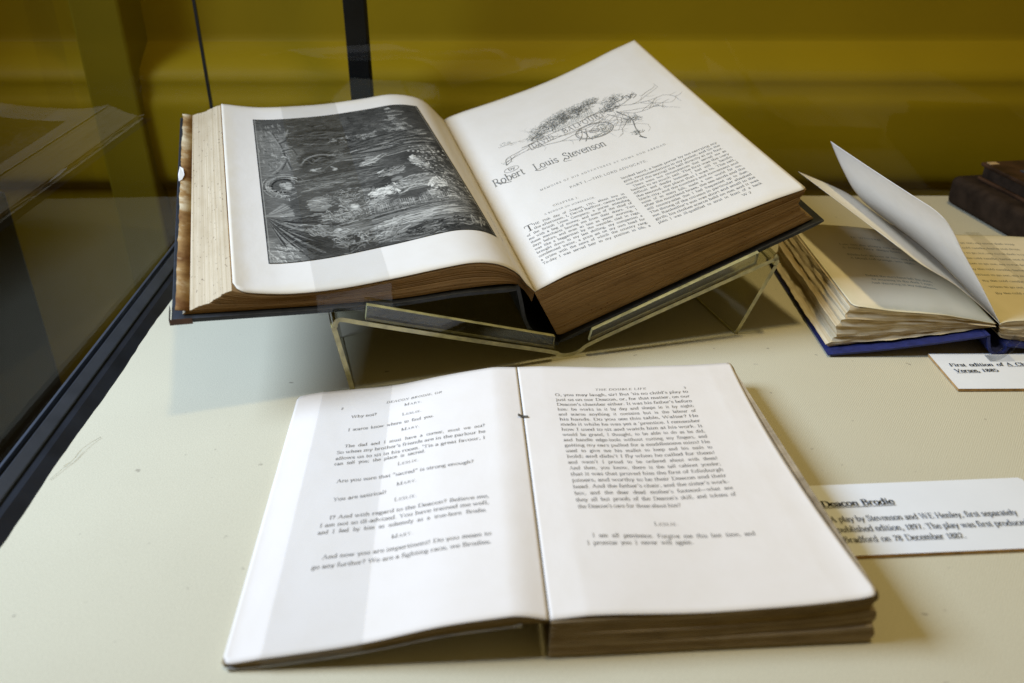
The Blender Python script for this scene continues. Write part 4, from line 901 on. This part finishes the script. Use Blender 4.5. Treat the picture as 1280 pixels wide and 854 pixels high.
# ---------------------------------------------------------------- clear polyester straps holding the leaves down
def strap(name, label, S, u0, u1, fr, under, a0, a1, group='clear straps round the open books'):
    """one closed loop: over the page, down the tail, under the cover and up the head"""
    mb = MB(); nu = 8; V = []; U = np.linspace(u0, u1, nu); loop = []
    for v_ in np.linspace(.0, 1, 40): loop.append(S.on(U, np.full(nu, v_), .0010))
    top0, top1 = loop[0], loop[-1]
    sv = [(p-fr.P)@fr.s for p in top0]; sb = [(p-fr.P)@fr.s for p in top1]
    nf = np.interp(sv, *under[0]); nb = np.interp(sb, *under[1])
    F0 = np.array([fr.pt(x, a0, (p-fr.P)@fr.n) for x, p in zip(sv, top0)]); F1 = np.array([fr.pt(x, a0, y) for x, y in zip(sv, nf)])
    B0 = np.array([fr.pt(x, a1, (p-fr.P)@fr.n) for x, p in zip(sb, top1)]); B1 = np.array([fr.pt(x, a1, y) for x, y in zip(sb, nb)])
    rows = [F1, F0]+loop+[B0, B1]
    mid = [F1*(1-w)+B1*w for w in (.66, .33)]
    rows = rows+[B1*(2/3)+F1*(1/3), B1*(1/3)+F1*(2/3), F1]
    mb.add(np.array(rows).reshape(-1, 3), grid_faces(len(rows), nu))
    return tag(mb.build(name, M['strap'], smooth=False), label, 'strap', group)
arr = lambda r, d: (np.array([q[0] for q in r])/100, (np.array([q[1] for q in r])-d)/100)
strap('clear_strap', 'clear plastic strap wrapped round the left half of the big book', S_BL, .242, .472, BIG, (arr(covF, .38), arr(covB, .38)), -.0042, BIG_L+.0042)
strap('clear_strap', 'clear plastic strap wrapped round the left leaf of the play book', S_PL, .118, .430, PLAY, (arr(lbF, .075), arr(lbB, .07)), -.0008, PLAY_L+.0008)
ub = [(10.7, .50), (13.5, .32), (19.9, .06)]
strap('clear_strap', 'clear plastic strap crossing the right-hand page of the blue book', S_UR, .43, .55, BLUE, (arr(ub, 0), arr(ub, 0)), -.0034, BLUE_L+.0044)

# ---------------------------------------------------------------- things at the back right, small things
a = math.radians(-8.9); mb = MB(); o_ = np.array([.4086+.012, .6389-.076])
box(mb, (o_[0], o_[1], 0), .115, .186, .026, math.radians(8.9)); sup = bevel(mb.build('book_support', M['support']), .006, 4)
tag(sup, 'dark padded block lying flat under the brown leather book', 'support')
lb = thing('leather_book', 'closed dark brown leather book lying on a dark block at back right', 'book')
ang = math.radians(8.9); ca, sa = math.cos(ang), math.sin(ang)
loc = lambda x, y: (o_[0]+x*ca-y*sa, o_[1]+x*sa+y*ca)
x, y = loc(.014, .010); mb = MB(); box(mb, (x, y, .0262), .098, .160, .003, ang); bevel(mb.build('cover_board', M['oldbrown'], lb), .001)
x, y = loc(.0165, .0125); mb = MB(); box(mb, (x, y, .0293), .094, .155, .009, ang); mb.build('page_block', M['support'], lb)
x, y = loc(.014, .010); mb = MB(); box(mb, (x, y, .0384), .098, .160, .0035, ang); bevel(mb.build('cover_board', M['oldbrown'], lb), .0012)
x, y = loc(.0165, .160); mb = MB(); box(mb, (x, y, .0420), .008, .006, .0006, ang); mb.build('worn_corner', M['pale'], lb)
x, y = loc(.030, .135); mb = MB(); box(mb, (x, y, .0420), .020, .006, .0008, ang); mb.build('title_patch', M['rail'], lb)
mb = MB(); x, y = loc(.0138, .082)
mb.add([(x+.0018*math.cos(k*.785)*sa*-1-.0004, y+.0018*math.cos(k*.785)*ca, .036+.0018*math.sin(k*.785)) for k in range(8)]+[(x-.0012, y, .036)], [[k, (k+1) % 8, 8] for k in range(8)]); mb.build('wax_spot', M['red'], lb)
mb = MB()
def tube(mb, pts, r_, k=5):
    p = smooth(pts, 5); b = len(mb.v); V = []
    for i, q in enumerate(p):
        t_ = p[min(i+1, len(p)-1)]-p[max(i-1, 0)]; t_ /= np.linalg.norm(t_); s_ = np.cross(t_, (0, 0, 1)); s_ /= max(np.linalg.norm(s_), 1e-6); u_ = np.cross(s_, t_)
        V += [q+r_*(s_*math.cos(6.283*j/k)+u_*math.sin(6.283*j/k)) for j in range(k)]
    mb.add(V, [[i*k+j, i*k+(j+1) % k, (i+1)*k+(j+1) % k, (i+1)*k+j] for i in range(len(p)-1) for j in range(k)])
tube(mb, [(-.2200, .3800, .0006), (-.2235, .3720, .0012), (-.2250, .3650, .0016), (-.2256, .3585, .0010), (-.2285, .3540, .0006)], .00008)
tube(mb, [(-.2248, .3670, .0012), (-.2256, .3590, .0010), (-.2280, .3510, .0008), (-.2304, .3430, .0005)], .00007)
tag(mb.build('loose_thread', M['thread']), 'pale loose thread curling on the cloth beside the black rail', 'thread')
mb = MB(); band(mb, BLUE, np.array([(9.4, .24), (9.9, .32), (10.4, .75), (10.75, 1.35), (10.9, 1.7)])*c, .0003, -.012, -.0045, 1, 2)
tag(mb.build('clear_strip', M['strip']), 'clear plastic strip at the blue spine above the two-line card', 'strip')
